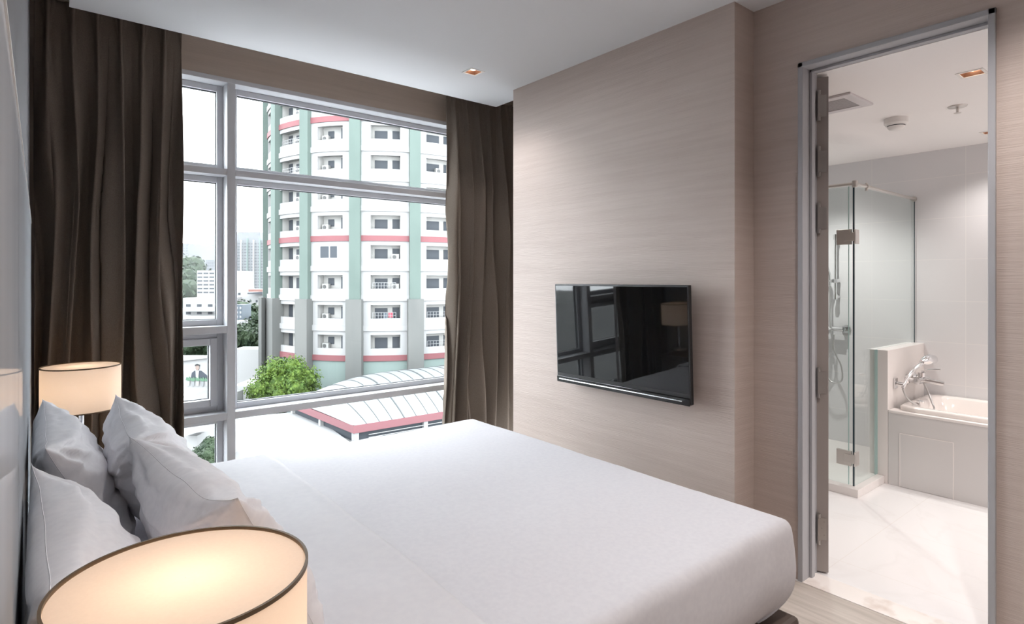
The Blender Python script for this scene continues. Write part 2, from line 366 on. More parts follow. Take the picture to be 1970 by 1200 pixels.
# ---------------------------------------------------------------- curtains
def curtain(name, label, x0, x1, y0, pitch, seed, flip=1, ztop=2.72, zbot=.02, side=0, group=None):
    rng = random.Random(seed); n = int((x1 - x0) * 340)
    nf = int((x1 - x0) / pitch) + 3
    amp = [rng.uniform(.55, 1.15) for _ in range(nf)]; ph = [rng.uniform(-.16, .16) for _ in range(nf)]
    drift = [rng.uniform(-1, 1) for _ in range(nf)]
    zk = 2.625
    def fn(u, v):
        s = x0 + u * (x1 - x0); z = ztop + (zbot - ztop) * (v ** 1.0)
        dn = max(0, zk - z); k = min(1, dn / .9)
        ed = 1 - abs(2 * u - 1) ** 6
        dr = ed * .026 * k * math.sin(1.5 * dn + s * 8 + seed) + .013 * math.sin(3.3 * dn + s * 21) * min(1, dn)
        q = (s + dr - x0) / pitch; i = int(math.floor(q)); f = q - i
        i = max(0, min(nf - 2, i))
        A = amp[i]; f2 = (f - .5 + ph[i] * k)
        if z > zk:
            up = (z - zk) / (ztop - zk); wd = .10 + .13 * up
            r = math.exp(-(f2 / wd) ** 2) * (.7 + .3 * math.cos(f2 / wd * 5.5)); y = -.040 * r
        else:
            wd = .07 + .17 * min(1, dn / .55)
            r = math.exp(-abs(f2 / wd) ** 2.2); a = .038 + .062 * min(1, dn / .6) * A
            blend = min(1, dn / .75); ff = min(1, abs(2 * f2)); y = -a * (r * (1 - blend) + (1 - ff ** 2.4) * blend)
            y += .012 * k * math.sin(f * 2 * math.pi * 2 + drift[i] * 3 + dn) + .018 * k * noise.noise(Vector((s * 9, dn * .7, seed)))
        xx = s + ed * (.026 * k * math.sin(f * 2 * math.pi + drift[i] * 1.2))
        if side: xx += side * .035 * max(0, math.sin(min(1, max(0, (1.35 - z) / 1.2)) * 1.6)) * (1 - u if side < 0 else u)
        return (xx, y0 + y, z)
    o = MB().grid(fn, n, 90).obj(name, M['curtain'], None, smooth='all', recalc=False)
    s = o.modifiers.new('solid', 'SOLIDIFY'); s.thickness = .003
    return tag(o, label, 'curtain', group)
lc = curtain('curtain', 'long brown pinch-pleated curtain drawn back beside the headboard, left of the window', -.016, .608, 3.63, .098, 3)
rc = curtain('curtain', 'long dark brown curtain drawn back into the corner between window and television wall', 2.30, 3.2, 3.60, .105, 11, side=-1)
w = MB().grid(lambda u, v: (.600 + .012 * u + .004 * math.sin(v * 9), 3.645 + .02 * u, 2.66 - 2.6 * v), 2, 30)
w.obj('lining_edge', M['lining'], lc)
tr = MB().box(-.02, 3.25, 3.60, 3.66, 2.80, 2.83).obj('curtain_track', M['white']); tag(tr, 'white curtain track hidden in the ceiling pocket above the curtains', 'curtain rail')

# ---------------------------------------------------------------- downlights
def downlight(label, x, y, zc, power=6, group=None, col=(1, .93, .89), angle=118):
    t = thing('downlight', label, 'ceiling light', (x, y, zc), 0, group); h = .040
    w = MB()
    for (x0, x1, y0, y1) in ((x - h - .012, x + h + .012, y - h - .012, y - h), (x - h - .012, x + h + .012, y + h, y + h + .012), (x - h - .012, x - h, y - h, y + h), (x + h, x + h + .012, y - h, y + h)):
        w.box(x0, x1, y0, y1, zc - .003, zc)
    w.obj('frame', M['white'], t)
    w = MB(); a = h - .001; b = h * .62
    P = [(x - a, y - a), (x + a, y - a), (x + a, y + a), (x - a, y + a)]; Q = [(x - b, y - b), (x + b, y - b), (x + b, y + b), (x - b, y + b)]
    for i in range(4):
        j = (i + 1) % 4; w.quad((*P[i], zc), (*P[j], zc), (*Q[j], zc + .055), (*Q[i], zc + .055))
    w.quad(*[(p[0], p[1], zc + .056) for p in Q])
    w.obj('reflector', M['dlbaf'], t)
    MB().lathe([(.0005, .012), (.017, .013), (.021, .024), (.012, .05)], (x, y, zc), 20).obj('lamp', M['dlglow'], t)
    if power:
        l = light('lamp_light', 'SPOT', (0, 0, .004), power, col, .02, (0, 0, 0), angle, .8); l.parent = t
    return t
PW = 10
downlight('square recessed downlight in the bedroom ceiling in front of the window', *DL[0], ZC, PW)
for p in DL[1:]: downlight('added fill light, a square recessed fitting in the bedroom ceiling outside the view', *p, ZC, PW * 3.2, 'added bedroom fill lights out of view')  # unseen lamps added to fill the room from the camera side
BP = 27
downlight('square recessed downlight in the bathroom ceiling nearest the doorway', *BDL[0], BZ, 9)
downlight('square recessed downlight in the bathroom ceiling above the bathtub', *BDL[1], BZ, 12)
for p, bp in zip(BDL[2:], (58, 24, 36)): downlight('added extra light, a square recessed fitting in the bathroom ceiling outside the view', *p, BZ, bp, 'added bathroom lights out of view')  # extra lamps out of view, added to lift the bathroom and shower

# ---------------------------------------------------------------- bed
BFX, BNY, BFY, BZT = 2.015, .955, 2.855, .530    # foot, near side, far side, top of the bedding
bed = thing('bed', 'wide double bed with dark brown base standing against the headboard', 'bed', (1.0, 1.9, 0))
MB().box(0, BFX + .015, BNY - .02, BFY - .04, .06, .20).obj('base', M['bedbase'], bed, bevel=.02)
MB().box(.02, BFX - .19, BNY + .2, BFY - .2, .20, .47).obj('mattress', M['cotton2'], bed, bevel=.05)
for x in (.12, BFX - .12):
    for y in (BNY + .1, BFY - .15): MB().lathe([(.03, 0), (.035, .06)], (x, y, 0), 16, cap=True).obj('leg', M['bedbase'], bed)

def smooth(a, b, x):
    t = max(0, min(1, (x - a) / (b - a))); return t * t * (3 - 2 * t)
def bednoise(x, y):
    n = noise.noise
    v = .004 * n(Vector((x * 2.2, y * 2.2, 1))) + .0022 * n(Vector((x * 6, y * 3, 4)))
    e = smooth(.55, .95, abs((y - 1.9) / .95))
    v += .0025 * e * n(Vector((x * 14, y * 4, 7)))
    v += .002 * smooth(1.6, 2.0, x) * n(Vector((x * 4, y * 15, 9)))
    return v
# profile of the tucked side: (outward offset, height)
PROF = [(-.16, .165), (-.11, .172), (-.06, .195), (-.02, .235), (.006, .285), (.018, .345), (.017, .405), (.012, .455), (.008, .487), (.003, .508), (-.005, .522), (-.015, .529), (-.029, .532)]
def spread_profile(v):
    q = v * (len(PROF) - 1); i = min(int(q), len(PROF) - 2); f = q - i
    p0 = PROF[max(i - 1, 0)]; p1 = PROF[i]; p2 = PROF[i + 1]; p3 = PROF[min(i + 2, len(PROF) - 1)]
    c = lambda a, b, c_, d: .5 * (2 * b + (c_ - a) * f + (2 * a - 5 * b + 4 * c_ - d) * f * f + (3 * b - a - 3 * c_ + d) * f ** 3)
    return c(p0[0], p1[0], p2[0], p3[0]), c(p0[1], p1[1], p2[1], p3[1])
def duvet():
    mb = MB(); rc = .030; X0 = .02; NM = 34; NX, NY = 130, 120
    xi0, xi1, yi0, yi1 = X0, BFX - rc, BNY + rc, BFY - rc
    def fn(i, j):
        # i over the length (with a margin at the foot), j over the width (margins on both sides)
        dx = max(0, i - NX) / NM; dy = (j - NM) / NM if j < NM else (max(0, j - NM - NY) / NM)
        x = xi0 + (xi1 - xi0) * min(i, NX) / NX; y = yi0 + (yi1 - yi0) * min(max(j - NM, 0), NY) / NY
        m = max(abs(dx), abs(dy))
        if m == 0: return (x, y, top_z(x, y))
        d = Vector((dx, dy)).normalized(); o, z = spread_profile(1 - m)
        s_ = x + y + d.x * .05
        low = 1 - smooth(.2, .5, z)
        o += low * .012 * noise.noise(Vector((s_ * 5, z * 2, 2))) + .004 * noise.noise(Vector((s_ * 9, z * 6, 5))) * smooth(0, .3, m)
        sh_ = .13 * (1 - smooth(.165, .30, z)); rz = rc + sh_      # the tucked corner is rounder than the top one
        if dx > 0: y = min(max(y, yi0 + sh_), yi1 - sh_)
        if dy != 0 and not (dx > 0 and j >= NM and j <= NM + NY): x = min(x, xi1 - sh_)
        if dx > 0 and dy != 0: q = Vector((x, y)) + d * (rz + o)
        else: q = Vector((x, y)) + d * (rc + o)
        return (q.x, q.y, z + (top_z(q.x, q.y) - .532) * smooth(.49, .532, z))
    mb.grid(lambda u, v: fn(round(u * (NX + NM)), round(v * (NY + 2 * NM))), NX + NM, NY + 2 * NM)
    return mb
def top_z(x, y):
    return .532 + .010 * (1 - ((y - 1.9) / .81) ** 2) * smooth(0, .5, x) * smooth(BFX - .14, BFX - .5, x) + bednoise(x, y)
ix0, ix1, iy0, iy1 = .02, BFX - .029, BNY + .029, BFY - .029
mb = duvet()
dv = mb.obj('duvet', M['cotton'], None, smooth='all')
tag(dv, 'smooth white duvet spread flat and tucked round the wide bed', 'duvet')
# turned-down top sheet strip: a second layer with a visible hem
FX = .815
def strip(u, v):
    x = .30 + (FX - .30) * u; o = .0
    # v walks over the bed from tucked near side to tucked far side
    L = .36; W_ = BFY - BNY; t = v * (W_ + 2 * L) - L
    x += .012 * noise.noise(Vector((t * 1.5, 3, 1))) * u
    lift = .006 + .004 * smooth(.9, 1, u)
    if 0 <= t <= W_:
        y = BNY + t; e = min(t, W_ - t)
        oo = 0; z = top_z(x, min(max(y, iy0), iy1)) if e > .03 else top_z(x, BNY + t)
        if e < .03: z -= .030 * (1 - smooth(0, .03, e))
        z += lift * 1.0 + .011 * max(0, noise.noise(Vector((x * 5, t * 3.2, 8)))) * smooth(0, .1, 1 - abs(u - .5))
        return (x, y, z)
    d = -t if t < 0 else t - W_; sgn = -1 if t < 0 else 1
    z = .505 - d; k = d / L
    off = .012 + .016 * math.sin(min(1, d / .2) * math.pi / 2) - .03 * smooth(.5, 1, k)
    y = (BNY if t < 0 else BFY) + sgn * off
    return (x, y, z)
fs = MB().grid(strip, 40, 240).obj('turned_down_hem', M['cotton2'], dv, smooth='all')
so = fs.modifiers.new('solid', 'SOLIDIFY'); so.thickness = .012; so.offset = 1

# ---------------------------------------------------------------- pillows
def pillow(label, bottom, top, yc, w, seed, T=.095, yaw=0, ears=1.0):
    """bottom/top = (x, z) of the pillow's mid plane at its lower and upper edge"""
    b = Vector((bottom[0], 0, bottom[1])); t = Vector((top[0], 0, top[1])); up = (t - b); h = up.length; up.normalize()
    nrm = Vector((up.z, 0, -up.x)); side = Vector((0, 1, 0)); c = (b + t) / 2; c.y = yc
    rz_ = Matrix.Rotation(yaw, 3, 'Z'); up = rz_ @ up; nrm = rz_ @ nrm; side = rz_ @ side
    mb = MB(); n = noise.noise
    def fn(sgn):
        def f(u, v):
            a, bb = 2 * u - 1, 2 * v - 1
            a = math.copysign(1 - (1 - abs(a)) ** 1.25, a); bb = math.copysign(1 - (1 - abs(bb)) ** 1.25, bb)
            pinx = 1 - .10 * (1 - bb * bb) ** 1 * abs(a) ** 2.2 * 0 - .075 * (math.cos(bb * math.pi / 2)) * abs(a) ** 3
            piny = 1 - .13 * (math.cos(a * math.pi / 2)) * abs(bb) ** 3
            x = a * w / 2 * (pinx + .02 * (abs(bb) ** 6)); y = bb * h / 2 * (piny + .035 * abs(a) ** 6 * ears)
            k = max(0, (1 - abs(a) ** 3)) ** .55 * max(0, (1 - abs(bb) ** 2.8)) ** .55
            th = T * k * (1 - .12 * bb)
            # folds running in from the corners and the closed end
            rad = math.hypot(abs(a) - 1, abs(bb) - 1); ang = math.atan2(abs(bb) - 1, abs(a) - 1)
            fold = .015 * math.exp(-rad * 1.4) * math.sin(ang * 13 + seed + 3 * n(Vector((a, bb, seed)))) * min(1, rad * 3) * min(1, k * 2.2)
            fold += .016 * (abs(n(Vector((a * 1.3 + seed, bb * 3.4 + a, sgn * 2 + seed)))) - .25) * min(1, k * 1.6); fold += .007 * n(Vector((a * 2.0 + seed, bb * 9, sgn * 2 + seed))) * min(1, k * 1.6)
            fold += .004 * n(Vector((a * 6, bb * 14, sgn + seed * 2))) * min(1, k * 1.6)
            fold += .0045 * math.exp(-(1 - abs(a)) * 5) * math.sin(bb * 24 + 4 * n(Vector((bb * 3, seed, a)))) * min(1, k * 3) + .003 * math.exp(-(1 - abs(bb)) * 6) * math.sin(a * 30 + 4 * n(Vector((a * 3, seed, bb)))) * min(1, k * 3)
            z = sgn * (th + fold) + .012 * n(Vector((a * 1.3, bb * 1.3, seed + 9))) * (1 - k * .5)
            z += .02 * abs(a) ** 3 * math.sin(seed * 1.7 + a) * ears
            yy = y + .014 * n(Vector((a * 2.3, seed, 5))) * abs(bb)
            q = c + side * x + up * yy + nrm * z
            if q.x < XL + .03: q.x = XL + .008 + .022 * math.exp((q.x - XL - .03) / .022)
            return q
        return f
    mb.grid(fn(1), 64, 48); mb.grid(fn(-1), 64, 48)
    o = mb.obj('pillow', M['pillow'], None, smooth='all', weld=True)
    # piped seam round the edge
    pts = []
    f1 = fn(1)
    for i in range(60): pts.append(f1(i / 60, 0))
    for i in range(40): pts.append(f1(1, i / 40))
    for i in range(60): pts.append(f1(1 - i / 60, 1))
    for i in range(41): pts.append(f1(0, 1 - i / 40))
    MB().tube(pts, .0007, 6, cap=False).obj('seam', M['pillow'], o, smooth='all')
    return tag(o, label, 'pillow', None)
pillow('white pillow leaning on the headboard at the window side, behind another pillow', (.17, .545), (.005, .93), 2.215, .74, 1.0, .095)
pillow('white pillow leaning on the headboard at the near side, behind another pillow', (.17, .545), (.005, .93), 1.345, .74, 2.3, .095)
pillow('white pillow at the window side leaning forward on the pillow behind it', (.385, .58), (.195, .922), 2.17, .70, 4.1, .105)
pillow('white pillow at the near side leaning forward, above the lamp shade', (.40, .58), (.232, .925), 1.505, .68, 5.2, .10, R(4.5), 1.8)

# ---------------------------------------------------------------- bedside tables and lamps
def bedside(label, y):
    t = thing('nightstand', label, 'nightstand', (.19, y, 0))
    o = [MB().box(-.2, .22, -.20, .20, .04, .50).obj('body', M['bedbase'], None, bevel=.004), MB().box(-.205, .23, -.205, .205, .50, .52).obj('tabletop', M['bedbase'], None, bevel=.003),
         MB().box(.22, .235, -.19, .19, .29, .48).obj('drawer', M['bedbase'], None, bevel=.003), MB().box(.22, .235, -.19, .19, .07, .27).obj('drawer', M['bedbase'], None, bevel=.003),
         MB().box(-.17, .17, -.17, .17, 0, .04).obj('plinth', M['bedbase'], None)]
    for q in o: q.parent = t
    return t
bedside('dark brown nightstand under the near lamp', .72)
bedside('dark brown nightstand under the lamp by the window', 3.10)
def lamp(label, x, y, dy, power=.86):
    t = thing('table_lamp', label, 'lamp', (x, y, .52)); r = .150; zt = .965 - .52; zb = .765 - .52
    L_ = []
    L_.append(MB().lathe([(r, zb), (r, zt)], n=96).obj('lamp_shade', M['shade'], None, smooth='all'))
    s = MB().lathe([(.0005, zt - .004), (r - .003, zt - .004)], n=96).obj('top_diffuser', M['shade'], None, smooth='all'); L_.append(s)
    for z in (zb, zt - .005):
        L_.append(MB().lathe([(r - .002, z), (r + .0016, z), (r + .0016, z + .0055), (r - .002, z + .0055), (r - .002, z)], n=96).obj('rim', M['trim_brown'], None, smooth=True))
    L_.append(MB().lathe([(.0005, 0), (.075, 0), (.075, .012), (.07, .016), (.011, .018), (.011, zt - .07), (.0005, zt - .07)], n=40).obj('base', M['chrome'], None, smooth=True))
    L_.append(MB().lathe([(.0005, zt - .15), (.018, zt - .14), (.03, zt - .115), (.026, zt - .085), (.012, zt - .07)], n=24).obj('bulb', M['bulb'], None, smooth='all'))
    for q in L_: q.parent = t
    l = light('bulb_light', 'POINT', (0, 0, zt - .105), power, (1, .69, .46), .04); l.parent = t
    return t
lamp('round drum table lamp in the near foreground, its lit top cut by the frame', .150, .865, 0)
lamp('lit drum table lamp by the brown curtain beyond the pillows', .1515, 3.29, 0)

# ---------------------------------------------------------------- television
def tv():
    t = thing('television', 'flat black television mounted on the beige wall opposite the bed', 'television', (2.408, 2.09, 1.04)); t.rotation_euler = (0, R(-2.2), 0)
    w, h = .925, .575
    o = [MB().box(-.004, .018, -w / 2, w / 2, -h / 2, h / 2).obj('casing', M['black'], None, bevel=.004),
         MB().box(-.0052, -.003, -w / 2 + .010, w / 2 - .010, -h / 2 + .052, h / 2 - .010).obj('screen', M['screen'], None),
         MB().box(.018, .045, -w / 2 + .06, w / 2 - .06, -h / 2 + .04, h / 2 - .12).obj('back_cover', M['black'], None, bevel=.01)]
    b = MB(); b.box(-.012, -.003, -w / 2 + .004, w / 2 - .004, -h / 2 - .004, -h / 2 + .034); o.append(b.obj('speaker_bar', M['blackgloss'], None, bevel=.004))
    b = MB().tube([(-.0135, -w / 2 + .045, -h / 2 + .016), (-.0135, w / 2 - .03, -h / 2 + .016)], .0035, 8); o.append(b.obj('silver_line', M['silver'], None))
    o.append(MB().box(.045, .078, -.11, .11, -.1, .1).obj('wall_bracket', M['black'], None))
    for q in o: q.parent = t
tv()

# ---------------------------------------------------------------- bathroom fittings
HX0, HY0, HY1, HZ = 4.38, 1.45, 1.56, .885
hw = MB().box(HX0, BX1, HY0, HY1, 0, HZ).obj('wall_half_height', M['halfwall'], bevel=.003); struct(hw)
# bathtub
tb = thing('bathtub', 'built-in white bathtub behind a tiled apron, right of the half wall', 'bathtub', (4.74, .5, 0))
ty0, ty1 = -.35, 1.448
MB().box(HX0, HX0 + .05, ty0, ty1, 0, .475).obj('apron', M['apron'], tb)
for (a, b, c, d) in ((1.095, 1.378, .0, .347),):
    MB().box(HX0 - .003, HX0, a, b, c + .004, d).obj('access_panel', M['apron2'], tb)
    g = MB(); g.box(HX0 - .0036, HX0 - .0005, a - .004, a, c, d + .004); g.box(HX0 - .0036, HX0 - .0005, b, b + .004, c, d + .004); g.box(HX0 - .0036, HX0 - .0005, a, b, d, d + .004)
    g.obj('grout_line', M['grout'], tb)
MB().box(HX0 - .004, HX0 + .10, ty0, ty1, .475, .492).obj('ledge', M['grout'], tb, bevel=.004)
def tubfn():
    mb = MB(); bm = mb.bm; cx, cy = 4.75, .53; A, B = .345, .88
    def ringpts(a, b, z, n, ex):
        out = []
        for k in range(n):
            th = 2 * math.pi * k / n; c, s = math.cos(th), math.sin(th)
            out.append(bm.verts.new((cx + a * math.copysign(abs(c) ** (2 / ex), c), cy + b * math.copysign(abs(s) ** (2 / ex), s), z)))
        return out
    spec = [(A - .004, B, .493, 14), (A - .002, B, .515, 14), (A - .012, B - .01, .524, 12), (A - .055, B - .055, .522, 9), (A - .068, B - .068, .51, 8), (A - .085, B - .10, .35, 7), (A - .11, B - .16, .17, 6), (A - .17, B - .26, .12, 5), (.02, .05, .115, 3)]
    rs = [ringpts(a, b, z, 96, e) for a, b, z, e in spec]
    for p, q in zip(rs, rs[1:]):
        for k in range(96): bm.faces.new((p[k], p[(k + 1) % 96], q[(k + 1) % 96], q[k]))
    bm.faces.new(rs[-1]); return mb
tubfn().obj('basin', M['tub'], tb, smooth='all')
# bath mixer on the half wall
bx, by, bz = 4.80, HY0, .655
mx = thing('bath_mixer', 'chrome bath mixer with lever on the half wall above the tub', 'tap', (bx, by, bz))
for sx in (-.075, .075): MB().lathe([(.035, by - .001), (.035, by - .008), (.02, by - .02)], (bx + sx, 0, bz), 24, 'Y').obj('wall_flange', M['chrome'], mx, smooth=True)
w = MB(); w.tube([(bx - .075, by - .02, bz), (bx - .075, by - .06, bz)], .016, 14); w.tube([(bx + .075, by - .02, bz), (bx + .075, by - .06, bz)], .016, 14)
w.tube([(bx - .10, by - .07, bz), (bx + .10, by - .07, bz)], [.024, .024], 18); w.tube([(bx, by - .07, bz), (bx, by - .12, bz - .002), (bx + .005, by - .20, bz - .012)], [.022, .018, .015], 14)
w.tube([(bx, by - .07, bz + .02), (bx, by - .07, bz + .05)], .022, 18)
w.obj('body', M['chrome'], mx, smooth=True)
MB().tube([(bx, by - .07, bz + .055), (bx, by - .11, bz + .072), (bx, by - .18, bz + .085)], [.010, .008, .007], 10).obj('lever', M['chrome'], mx, smooth=True)
hs = thing('hand_shower', 'chrome hand shower resting on its bracket beside the bath mixer', 'shower head', (4.50, HY0, .66))
kx = 4.50
w = MB(); w.box(kx - .025, kx + .025, by - .012, by - .001, .62, .69); w.tube([(kx, by - .01, .655), (kx + .01, by - .05, .65)], .014, 12); w.obj('bracket', M['chrome'], hs, bevel=.002)
P0 = [(kx + .01, by - .045, .625), (kx + .05, by - .06, .69), (kx + .12, by - .085, .755), (kx + .20, by - .11, .79)]
MB().tube(P0, [.010, .011, .012, .014], 14).obj('handle', M['chrome'], hs, smooth=True)
w = MB(); w.tube([(kx + .18, by - .105, .792), (kx + .215, by - .115, .800), (kx + .26, by - .13, .806), (kx + .30, by - .14, .804), (kx + .31, by - .145, .80)], [.016, .03, .036, .030, .010], 20)
w.obj('spray_head', M['chrome'], hs, smooth=True)
hp = [(kx + .01, by - .045, .622), (kx + .02, by - .07, .56), (kx + .08, by - .12, .50), (kx + .17, by - .15, .46), (kx + .24, by - .16, .475), (bx - .02, by - .14, .50), (bx + .012, by - .11, .56), (bx + .01, by - .08, .632)]
def bez(pts, n=10):
    out = []; P = [Vector(p) for p in pts]
    for i in range(len(P) - 1):
        p0, p1, p2, p3 = P[max(i - 1, 0)], P[i], P[i + 1], P[min(i + 2, len(P) - 1)]
        for k in range(n):
            f = k / n; out.append(.5 * (2 * p1 + (p2 - p0) * f + (2 * p0 - 5 * p1 + 4 * p2 - p3) * f * f + (3 * p1 - p0 - 3 * p2 + p3) * f ** 3))
    out.append(P[-1]); return out
MB().tube(bez(hp), .0062, 8).obj('hose', M['hose'], hs, smooth='all')
dk = MB().lathe([(.0005, .0), (.022, .0), (.024, .012), (.014, .018), (.0005, .02)], (4.62, 1.335, .524), 20).obj('bath_drain_knob', M['chrome'], smooth=True)
tag(dk, 'small chrome waste control knob on the tub rim below the mixer', 'tap')

# shower enclosure
GX, GY = 4.0, 1.515
tray = MB(); tray.box(GX - .045, BX1 - .001, GY + .05, BY1 - .001, .0, .035)
tray.box(GX - .055, GX + .03, GY - .045, BY1 - .001, 0, .05); tray.box(GX + .03, HX0 - .001, GY - .045, GY + .05, 0, .05)
tag(tray.obj('shower_tray', M['halfwall'], bevel=.003), 'white stone shower tray with a raised kerb on the bathroom floor', 'shower tray')
sh = thing('shower_enclosure', 'frameless glass shower enclosure with chrome top rail and corner hinges', 'shower', (GX, GY, .05))
MB().box(GX - .004, GX + .004, GY + .010, BY1 - .05, .055, 1.945).obj('glass_door', M['sglass'], sh)
pts = [(GX + .004, GY, .052), (HX0 - .006, GY, .052), (HX0 - .006, GY, HZ + .003), (BX1 - .002, GY, HZ + .003), (BX1 - .002, GY, 1.945), (GX + .004, GY, 1.945)]
MB().prism([(x, y - .004, z) for x, y, z in pts], (0, .008, 0)).obj('fixed_panel', M['sglass'], sh)
MB().box(GX - .0045, GX + .0035, GY - .0045, GY + .0045, .052, 1.945).obj('corner_edge', M['gedge'], sh)
MB().box(GX - .003, GX + .003, GY + .028, GY + .0315, .055, 1.945).obj('glass_edge', M['gedge2'], sh)
MB().box(HX0 - .008, HX0 - .0065, GY - .006, GY + .006, .052, HZ).obj('panel_edge', M['gedge2'], sh)
MB().box(HX0 - .03, HX0 - .0285, GY - .005, GY + .005, .052, HZ).obj('panel_edge', M['gedge2'], sh)
MB().box(BX1 - .010, BX1 - .0065, GY - .008, GY - .0045, HZ, 1.94).obj('wall_channel', M['gedge'], sh)
w = MB(); w.tube([(GX - .012, GY - .012, 1.957), (BX1 - .002, GY - .002, 1.957)], .011, 12); w.lathe([(.02, BX1 - .012), (.02, BX1 - .001)], (0, GY, 1.957), 16, 'X', cap=True)
w.tube([(GX - .012, GY - .012, 1.957), (GX - .0, BY1 - .002, 1.957)], .011, 12)
w.tube([(GX - .012, GY - .012, 1.935), (GX - .012, GY - .012, 1.975)], .017, 12); w.tube([(GX + .17, GY - .012, 1.93), (GX + .17, GY - .012, 1.98)], .008, 10); w.tube([(GX + .165, GY - .012, 1.957), (GX + .20, GY - .012, 1.957)], .014, 12)
w.obj('top_rail', M['satin'], sh, smooth=True)
for z in (1.625, .222):
    w = MB(); w.box(GX - .010, GX - .004, GY + .012, GY + .10, z - .048, z + .048); w.box(GX + .004, GX + .010, GY + .012, GY + .10, z - .048, z + .048)
    w.box(GX - .012, GX + .05, GY - .014, GY - .004, z - .045, z + .045); w.box(GX - .013, GX - .004, GY - .014, GY + .055, z - .028, z + .028)
    w.obj('hinge', M['satin'], sh, bevel=.002)
# shower rail, hand shower and mixer on the back wall
rx, ry = BX1 - .055, 2.048
rl = thing('shower_rail', 'chrome riser rail on the shower back wall', 'shower rail', (rx, ry, 1.47))
w = MB(); w.tube([(rx, ry, 1.20), (rx, ry, 1.725)], .0105, 14)
for z in (1.215, 1.70): w.tube([(rx + .0, ry, z), (BX1 - .001, ry, z)], .015, 14); w.tube([(rx, ry, z - .02), (rx, ry, z + .02)], .017, 14)
w.obj('rail', M['chrome'], rl, smooth=True)
w = MB(); w.tube([(rx - .02, ry, 1.345), (rx + .04, ry, 1.345)], .018, 14); w.tube([(rx - .028, ry + .012, 1.345), (rx - .028, ry + .045, 1.345)], .014, 12); w.obj('slider', M['chrome'], rl, smooth=True)
h2 = thing('shower_handset', 'chrome shower handset clipped to the riser rail in the shower', 'shower head', (rx, ry, 1.4))
MB().tube([(rx - .03, ry + .03, 1.30), (rx - .032, ry + .035, 1.40), (rx - .05, ry + .055, 1.49), (rx - .085, ry + .085, 1.565)], [.010, .011, .012, .014], 12).obj('handle', M['chrome'], h2, smooth=True)
MB().tube([(rx - .078, ry + .078, 1.545), (rx - .09, ry + .088, 1.57), (rx - .11, ry + .095, 1.60), (rx - .125, ry + .10, 1.61)], [.016, .034, .036, .02], 16).obj('spray_head', M['chrome'], h2, smooth=True)
m2x, m2y, m2z = BX1 - .06, 2.06, .955
MB().tube(bez([(rx - .03, ry + .03, 1.30), (rx - .03, ry + .03, 1.15), (rx - .03, ry + .028, .98), (rx - .03, ry + .01, .80), (rx - .03, ry + .06, .68), (rx - .03, ry + .05, .56), (rx - .03, ry, .52), (rx - .03, ry - .06, .55), (rx - .03, ry - .055, .66), (rx - .03, ry + .0, .79), (m2x - .02, m2y - .012, .915)]), .0065, 8).obj('hose', M['hose'], h2, smooth='all')
s2 = thing('shower_mixer', 'chrome shower mixer bar on the shower back wall', 'tap', (m2x, m2y, m2z))
w = MB(); w.tube([(m2x, m2y - .075, m2z), (m2x, m2y + .10, m2z)], .020, 16); w.lathe([(.034, BX1 - .012), (.034, BX1 - .001)], (0, m2y - .075, m2z), 20, 'X', cap=True); w.lathe([(.034, BX1 - .012), (.034, BX1 - .001)], (0, m2y + .085, m2z), 20, 'X', cap=True)
w.tube([(m2x, m2y - .075, m2z), (BX1 - .01, m2y - .075, m2z)], .016, 12); w.tube([(m2x, m2y + .085, m2z), (BX1 - .01, m2y + .085, m2z)], .016, 12); w.obj('body', M['chrome'], s2, smooth=True)
MB().tube([(m2x - .02, m2y + .02, m2z), (m2x - .06, m2y + .025, m2z - .01), (m2x - .075, m2y + .025, m2z - .07)], [.014, .012, .010], 12).obj('lever', M['chrome'], s2, smooth=True)
ks = MB().tube([(BX1 - .001, 2.20, .80), (BX1 - .02, 2.19, .80), (BX1 - .06, 2.175, .795), (BX1 - .10, 2.16, .78)], [.036, .034, .026, .016], 18).obj('shower_valve', M['chrome'], smooth=True)
tag(ks, 'chrome round valve knob low on the shower back wall', 'tap')

# ceiling fittings of the bathroom
def cyl_at(px, py): return onZ(px, py, BZ)
p = cyl_at(1724, 228); sd = thing('smoke_detector', 'round white smoke detector on the bathroom ceiling', 'smoke detector', (p.x, p.y, BZ))
MB().lathe([(.0005, BZ), (.062, BZ), (.062, BZ - .030), (.052, BZ - .042), (.0005, BZ - .042)], (p.x, p.y, 0), 40).obj('housing', M['white'], sd, smooth=True)
MB().lathe([(.046, BZ - .042), (.046, BZ - .047), (.0005, BZ - .047)], (p.x, p.y, 0), 32).obj('dark_slot', M['dark'], sd)
MB().lathe([(.046, BZ - .047), (.038, BZ - .062), (.018, BZ - .070), (.0005, BZ - .071)], (p.x, p.y, 0), 32).obj('sensor_cap', M['white'], sd, smooth='all')
p = cyl_at(1842, 204); sp = thing('sprinkler', 'chrome fire sprinkler head on the bathroom ceiling', 'sprinkler', (p.x, p.y, BZ))
MB().lathe([(.0005, BZ), (.045, BZ), (.042, BZ - .006), (.012, BZ - .010), (.0005, BZ - .010)], (p.x, p.y, 0), 32).obj('cover_plate', M['satin'], sp, smooth=True)
MB().lathe([(.007, BZ - .010), (.006, BZ - .035), (.017, BZ - .037), (.017, BZ - .039), (.0005, BZ - .040)], (p.x, p.y, 0), 20).obj('nozzle', M['satin'], sp, smooth=True)
vx0, vx1, vy0, vy1 = 3.18, 3.48, 1.22, 1.52
vt = thing('exhaust_vent', 'square slatted exhaust vent in the bathroom ceiling beside the door leaf', 'vent', (3.33, 1.37, BZ))
